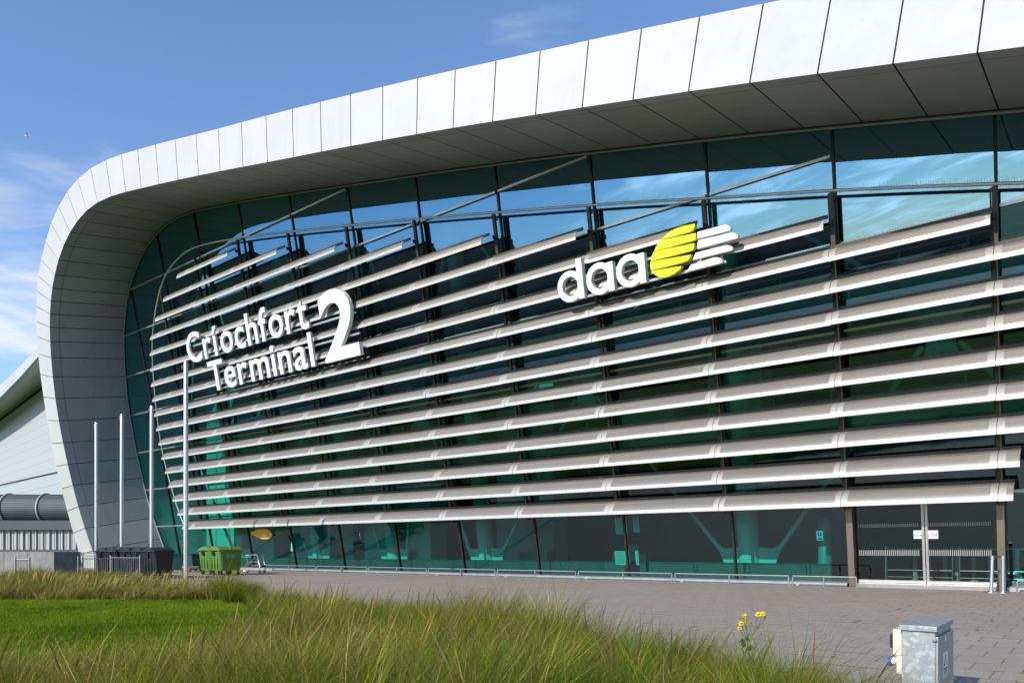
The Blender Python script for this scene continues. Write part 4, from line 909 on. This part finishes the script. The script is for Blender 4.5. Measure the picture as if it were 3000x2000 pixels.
def tuft_field(cx, cy, per, hmean, wid, straw, spread, seg=3):
    """fountain tufts plus a thin matted under-storey; returns blade arrays"""
    n = len(cx); k = np.repeat(np.arange(n), per); N_ = len(k)
    big = fbm(cx, cy, .8, 3); th = hmean * np.clip(.95 + .28 * big + rng.normal(0, .24, n), .35, 1.7) * np.clip(.94 + .11 * (cx + 1.2), .82, 1.30) * np.where(cx > .40 * cy, .72, 1.0); dirn = .3 + .5 * fbm(cx, cy, .4, 13)
    hue = np.clip(.42 + .30 * fbm(cx, cy, .7, 5) + rng.normal(0, .28, n), 0, 1); st = np.clip(straw + .26 * fbm(cx, cy, .55, 9) + rng.normal(0, .20, n), 0, 1); val = np.exp(rng.normal(0, .25, n))
    rr = spread * np.sqrt(rng.uniform(0, 1, N_)); aa = rng.uniform(0, 2 * np.pi, N_)
    bx = cx[k] + rr * np.cos(aa); by = cy[k] + rr * np.sin(aa); az = np.where(rng.uniform(0, 1, N_) < .7, aa + rng.normal(0, .5, N_), dirn[k] + rng.normal(0, .6, N_))
    hg = th[k] * rng.uniform(.5, 1.12, N_); ln = np.clip(.20 + rng.gamma(2.0, .26, N_), .05, 1.25)
    t = hue[k][:, None]; col = GREEN * (1 - t) + OLIVE * t; sel = rng.uniform(0, 1, N_); iss = (sel < st[k] * .8)[:, None]; isl = (sel > .82)[:, None]; isg = ((sel > .74) & (sel <= .82))[:, None]
    col = np.where(isl, LGREEN, col); col = np.where(isg, np.array([.08, .12, .035]), col); col = np.where(iss, STRAW * rng.uniform(.6, 1.2, (N_, 1)), col); col = col * val[k][:, None] * rng.uniform(.55, 1.35, (N_, 1))
    tip = np.clip(col * 1.15 + (STRAW * .22) * rng.uniform(0, 1, (N_, 1)) ** 2, 0, 1); rus = (rng.uniform(0, 1, N_) < .05)[:, None]; tip = np.where(rus, RUST, tip)
    return bx, by, hg, ln, az, np.full(N_, wid) * np.exp(rng.normal(0, .42, N_)), col, tip
# near tall grass
cand = 7200; x = rng.uniform(-10, 5, cand); y = 2.6 + 14.0 * rng.uniform(0, 1, cand) ** 1.15
NEAR = [(-12, 2.4), (4.6, 2.4), (3.4, 5.0), tuple(edge(0)), tuple(edge(14.2)), (-6.4, 17.6), (-4.2, 13), (-3.5, 10), (-3.2, 7.6), (-3.5, 6.0), (-12, 5.35)]
k = inside(x, y, NEAR) & (side(x, y) < -.12) & (np.abs(x) < y * .78 + .6) & ~((x > .485 * y) & (rng.uniform(0, 1, cand) < .97)); x, y = x[k], y[k]
k = y < 7.2
A1 = tuft_field(x[k], y[k], 150, .58, .0045, .12, .12); A2 = tuft_field(x[~k], y[~k], 115, .56, .0060, .14, .14)
arr = [np.concatenate([a, b]) for a, b in zip(A1, A2)]
# far strip along the plaza edge
c = 1500; x = rng.uniform(-23, -5.5, c); y = rng.uniform(17.6, 36, c); FARP = [(-24, 19.4), (-14, 18.9), (-7.2, 18.5), (-6.4, 17.6), tuple(edge(16.5)), tuple(edge(36)), (-24, 37)]
k = inside(x, y, FARP) & (side(x, y) < -.1) & ((y < 22.5) | (rng.uniform(0, 1, c) < .5)); x, y = x[k], y[k]
A3 = tuft_field(x, y, 85, .58, .010, .24, .20); arr = [np.concatenate([a, b]) for a, b in zip(arr, A3)]
# dry fringe towards the lawn and a few tall tufts at the paving edge
x = rng.uniform(-14, -6.6, 420); y = 18.55 + rng.uniform(0, .9, 420); A4 = tuft_field(x, y, 60, .42, .010, .75, .16); arr = [np.concatenate([a, b]) for a, b in zip(arr, A4)]
tc = [edge(s) + np.array([-.5, -.3]) * q for s, q in ((8.6, .5), (9.2, 1.0), (8.0, 1.2), (15.2, .5), (14.6, 1.0), (16.2, .6), (8.9, 1.6))]; x = np.array([q[0] for q in tc]); y = np.array([q[1] for q in tc]); A5 = tuft_field(x, y, 320, .80, .0065, .06, .18); arr = [np.concatenate([a, b]) for a, b in zip(arr, A5)]
tg = blades('tall_grass', *arr, 3); tag(tg, 'rough tall green and straw grass along the edge of the paving', 'grass', kind='stuff')
# seed stalks: thin stems with a swollen panicle at the tip
n = 1000; x = rng.uniform(-7, 3.0, n); y = rng.uniform(3.6, 16, n); k = inside(x, y, NEAR) & (side(x, y) < -.1) & ~(x > .485 * y); x, y = x[k], y[k]; n = len(x)
kind = rng.uniform(0, 1, (n, 1)); cst = np.where(kind < .55, STRAW, np.where(kind < .8, np.array([.22, .12, .06]), np.array([.17, .16, .05]))) * rng.uniform(.6, 1.1, (n, 1))
so_ = blades('seed_stalks', x, y, rng.uniform(.46, .80, n), rng.uniform(.05, .55, n), rng.normal(.4, 1.2, n), np.full(n, .0045) * (1 + .05 * y), cst * .55, cst, 8, [1, .9, .8, .8, .8, 1.7, 2.1, 1.6]); tag(so_, 'thin stalks with straw and brown seed heads rising above the tall grass', 'grass', kind='stuff')
n = 700; x = rng.uniform(-16, -6, n); y = rng.uniform(18.4, 24, n); k = inside(x, y, FARP) & (side(x, y) < -.1); x, y = x[k], y[k]; n = len(x); cst = STRAW * rng.uniform(.7, 1.2, (n, 1))
so_ = blades('dry_seed_stalks', x, y, rng.uniform(.4, .72, n), rng.uniform(.1, .6, n), rng.normal(.4, .8, n), np.full(n, .009), cst * .7, cst, 8, [1, .9, .8, .8, .8, 2.2, 2.8, 2.2]); tag(so_, 'dry pale seed stalks in the grass strip before the railings', 'grass', kind='stuff')
# lawn
n = 300000; x = rng.uniform(-14.5, -3.0, n); y = 4.8 + 14.3 * rng.uniform(0, 1, n) ** .9; k = inside(x, y, LAWN) & (np.abs(x) < y * .75 + .5); x, y = x[k], y[k]; n = len(x)
f = np.clip(.5 + .32 * fbm(x, y, .9, 21) + .15 * fbm(x, y, 4.0, 23), 0, 1)[:, None]; col = (np.array([.105, .185, .003]) * (1 - f) + np.array([.22, .31, .010]) * f) * rng.uniform(.6, 1.35, (n, 1)); dry = (rng.uniform(0, 1, n) < .04)[:, None]; col = np.where(dry, STRAW * .7, col)
lg = blades('lawn_grass', x, y, rng.uniform(.03, .075, n), rng.uniform(.1, .8, n), rng.uniform(0, 6.28, n), np.full(n, .011), col * .8, col, 2); tag(lg, 'short mown bright green lawn grass on the left', 'grass', kind='stuff')
# sow thistle with yellow flowers
ZF = 6.9; fx = (2185 - CX) / F_ * ZF; fl_ = thing('sow_thistle', 'leafy weed with yellow flower heads standing in the tall grass', 'plant', (fx, ZF, 0))
def fp(px, py, dy=0.0): Z = ZF + dy; return np.array([(px - CX) / F_ * Z - fx, dy, H - (py - YH) / F_ * Z])
heads = [(2178, 1805, .028, 0), (2172, 1827, .022, -.03), (2186, 1823, .022, .05), (2167, 1841, .017, -.02), (2222, 1800, .026, .04), (2234, 1799, .026, -.02)]
m = MB(); fork = fp(2190, 1880); m.tube([(0, 0, 0), tuple(fp(2196, 1930)), tuple(fork)], .006, 6)
for px, py, r_, dy in heads: e = fp(px, py, dy); m.tube([tuple(fork), tuple((fork + e) / 2 + np.array([.01, 0, -.02])), tuple(e)], .0032, 5)
for px, py in ((2243, 1808), (2240, 1812), (2200, 1826), (2196, 1856), (2231, 1857), (2216, 1838)): e = fp(px, py); m.tube([tuple(fork), tuple(e)], .0025, 5); m.lathe(tuple(e), [(.003, -.008), (.009, 0), (.006, .012), (.002, .016)], 8)
m.build('stem', M['stem'], fl_)
for px, py, r_, dy in heads:
    m = MB(); e = fp(px, py, dy); tl = np.array([random.uniform(-.5, .5), -.55, .8]); tl /= np.linalg.norm(tl); a = np.cross(tl, [1, 0, 0]); a /= np.linalg.norm(a); b = np.cross(tl, a)
    for ly in range(3):
        for i in range(16):
            an = 2 * math.pi * (i + ly * .33) / 16; dr_ = a * math.cos(an) + b * math.sin(an); sd = np.cross(tl, dr_); L = r_ * (1 - .25 * ly); up = tl * (.004 + .006 * ly)
            m.face([e + up * .3 - sd * .003, e + dr_ * L + up * 1.6 - sd * .0035, e + dr_ * L * 1.08 + up * 1.6, e + dr_ * L + up * 1.6 + sd * .0035, e + up * .3 + sd * .003])
    m.build('flower_head', M['petal'], fl_)
m = MB()
for i in range(14):
    zz = random.uniform(.05, .42); an = random.uniform(0, 6.28); L = random.uniform(.05, .10); dr_ = np.array([math.cos(an), math.sin(an), 0]); sd = np.array([-dr_[1], dr_[0], 0]); b0 = np.array([0, 0, zz]); m.face([b0, b0 + dr_ * L * .5 + sd * .022 + np.array([0, 0, .03]), b0 + dr_ * L + np.array([0, 0, -.01])]); m.face([b0, b0 + dr_ * L + np.array([0, 0, -.01]), b0 + dr_ * L * .5 - sd * .022 + np.array([0, 0, .03])])
m.build('leaves', M['stem'], fl_)
# ------------------------------------------------------------------ light, sky, camera
EL = R(27.5); sh_ = nh * math.cos(R(3)) + d_ * math.sin(R(3)); sdir = np.array([sh_[0] * math.cos(EL), sh_[1] * math.cos(EL), math.sin(EL)])
ld = bpy.data.lights.new('sun', 'SUN'); ld.energy = 3.7; ld.angle = R(.5); ld.color = (1.0, .93, .82); lo_ = bpy.data.objects.new('sun', ld); COL.objects.link(lo_); lo_.rotation_euler = Vector(sdir).to_track_quat('Z', 'Y').to_euler(); lo_.location = (0, 0, 60)
w = bpy.data.worlds.new('World'); scene.world = w; w.use_nodes = True; t = w.node_tree; bg = t.nodes['Background']
sky = N(t, 'ShaderNodeTexSky', sky_type='NISHITA', sun_disc=False); sky.sun_elevation = EL; sky.sun_rotation = math.atan2(sdir[0], sdir[1]); sky.air_density = 1.0; sky.dust_density = 0.0; sky.ozone_density = 3.0
tc = N(t, 'ShaderNodeTexCoord'); D = tc.outputs['Generated']; sp = N(t, 'ShaderNodeSeparateXYZ'); t.links.new(D, sp.inputs[0])
den = math_(t, 'ADD', math_(t, 'MAXIMUM', sp.outputs[2], .0), .16); cb_ = N(t, 'ShaderNodeCombineXYZ'); t.links.new(math_(t, 'DIVIDE', sp.outputs[0], den), cb_.inputs[0]); t.links.new(math_(t, 'DIVIDE', sp.outputs[1], den), cb_.inputs[1])
n1 = N(t, 'ShaderNodeTexNoise', Scale=2.3, Detail=12.0, Roughness=.57, Distortion=.7); t.links.new(cb_.outputs[0], n1.inputs['Vector'])
st_ = vmath(t, 'MULTIPLY', cb_.outputs[0], (.5, 2.2, 1)); n2 = N(t, 'ShaderNodeTexNoise', Scale=1.3, Detail=8.0, Roughness=.6, Distortion=.7); t.links.new(st_, n2.inputs['Vector'])
def spot(dx, dy, dz, lo, hi):
    v = Vector((dx, dy, dz)).normalized(); q = vmath(t, 'DOT_PRODUCT', D, tuple(v)); mr = N(t, 'ShaderNodeMapRange'); mr.interpolation_type = 'SMOOTHSTEP'; mr.inputs[1].default_value = lo; mr.inputs[2].default_value = hi; t.links.new(q, mr.inputs[0]); return mr.outputs[0]
cov = math_(t, 'ADD', math_(t, 'MULTIPLY', spot(-.74, -.66, .06, .88, 1.0), .13), math_(t, 'MULTIPLY', spot(-.74, 1.0, .25, .955, 1.0), .165))
cov = math_(t, 'ADD', cov, math_(t, 'MULTIPLY', spot(.03, .81, .58, .9965, 1.0), .072))
ns = math_(t, 'ADD', math_(t, 'MULTIPLY', n1.outputs[0], .6), math_(t, 'MULTIPLY', n2.outputs[0], .4))
cl = N(t, 'ShaderNodeMapRange'); cl.interpolation_type = 'SMOOTHSTEP'; cl.inputs[1].default_value = .56; cl.inputs[2].default_value = .80; t.links.new(math_(t, 'ADD', ns, cov), cl.inputs[0])
SK = .15
skc = N(t, 'ShaderNodeVectorMath'); skc.operation = 'SCALE'; t.links.new(sky.outputs[0], skc.inputs[0]); skc.inputs['Scale'].default_value = 1.0
skc2 = vmath(t, 'MULTIPLY', skc.outputs[0], (1.0, 1.03, 1.13))
glow = math_(t, 'ADD', math_(t, 'MULTIPLY', spot(*sdir, .70, 1.0), 4.2), 1.0)
clc = N(t, 'ShaderNodeVectorMath'); clc.operation = 'SCALE'; clc.inputs[0].default_value = (4.7, 4.9, 5.2); t.links.new(glow, clc.inputs['Scale'])
cc = mixc(t, math_(t, 'MULTIPLY', cl.outputs[0], .86), skc2, clc.outputs[0]); t.links.new(cc, bg.inputs[0]); bg.inputs[1].default_value = SK
cd = bpy.data.cameras.new('camera'); cd.sensor_width = 36; cd.sensor_fit = 'HORIZONTAL'; cd.lens = F_ / 3000 * 36; cd.shift_y = (YH - 1000) / 3000; cd.clip_end = 4000; cd.clip_start = .05
co = bpy.data.objects.new('camera', cd); COL.objects.link(co); co.location = (0, 0, H); co.rotation_euler = (R(90), 0, 0); scene.camera = co
scene.view_settings.view_transform = 'Standard'; scene.view_settings.look = 'None'; scene.view_settings.exposure = 0.45; scene.view_settings.gamma = 1.0
scene.cycles.max_bounces = 8; scene.cycles.transparent_max_bounces = 16; scene.cycles.caustics_reflective = False
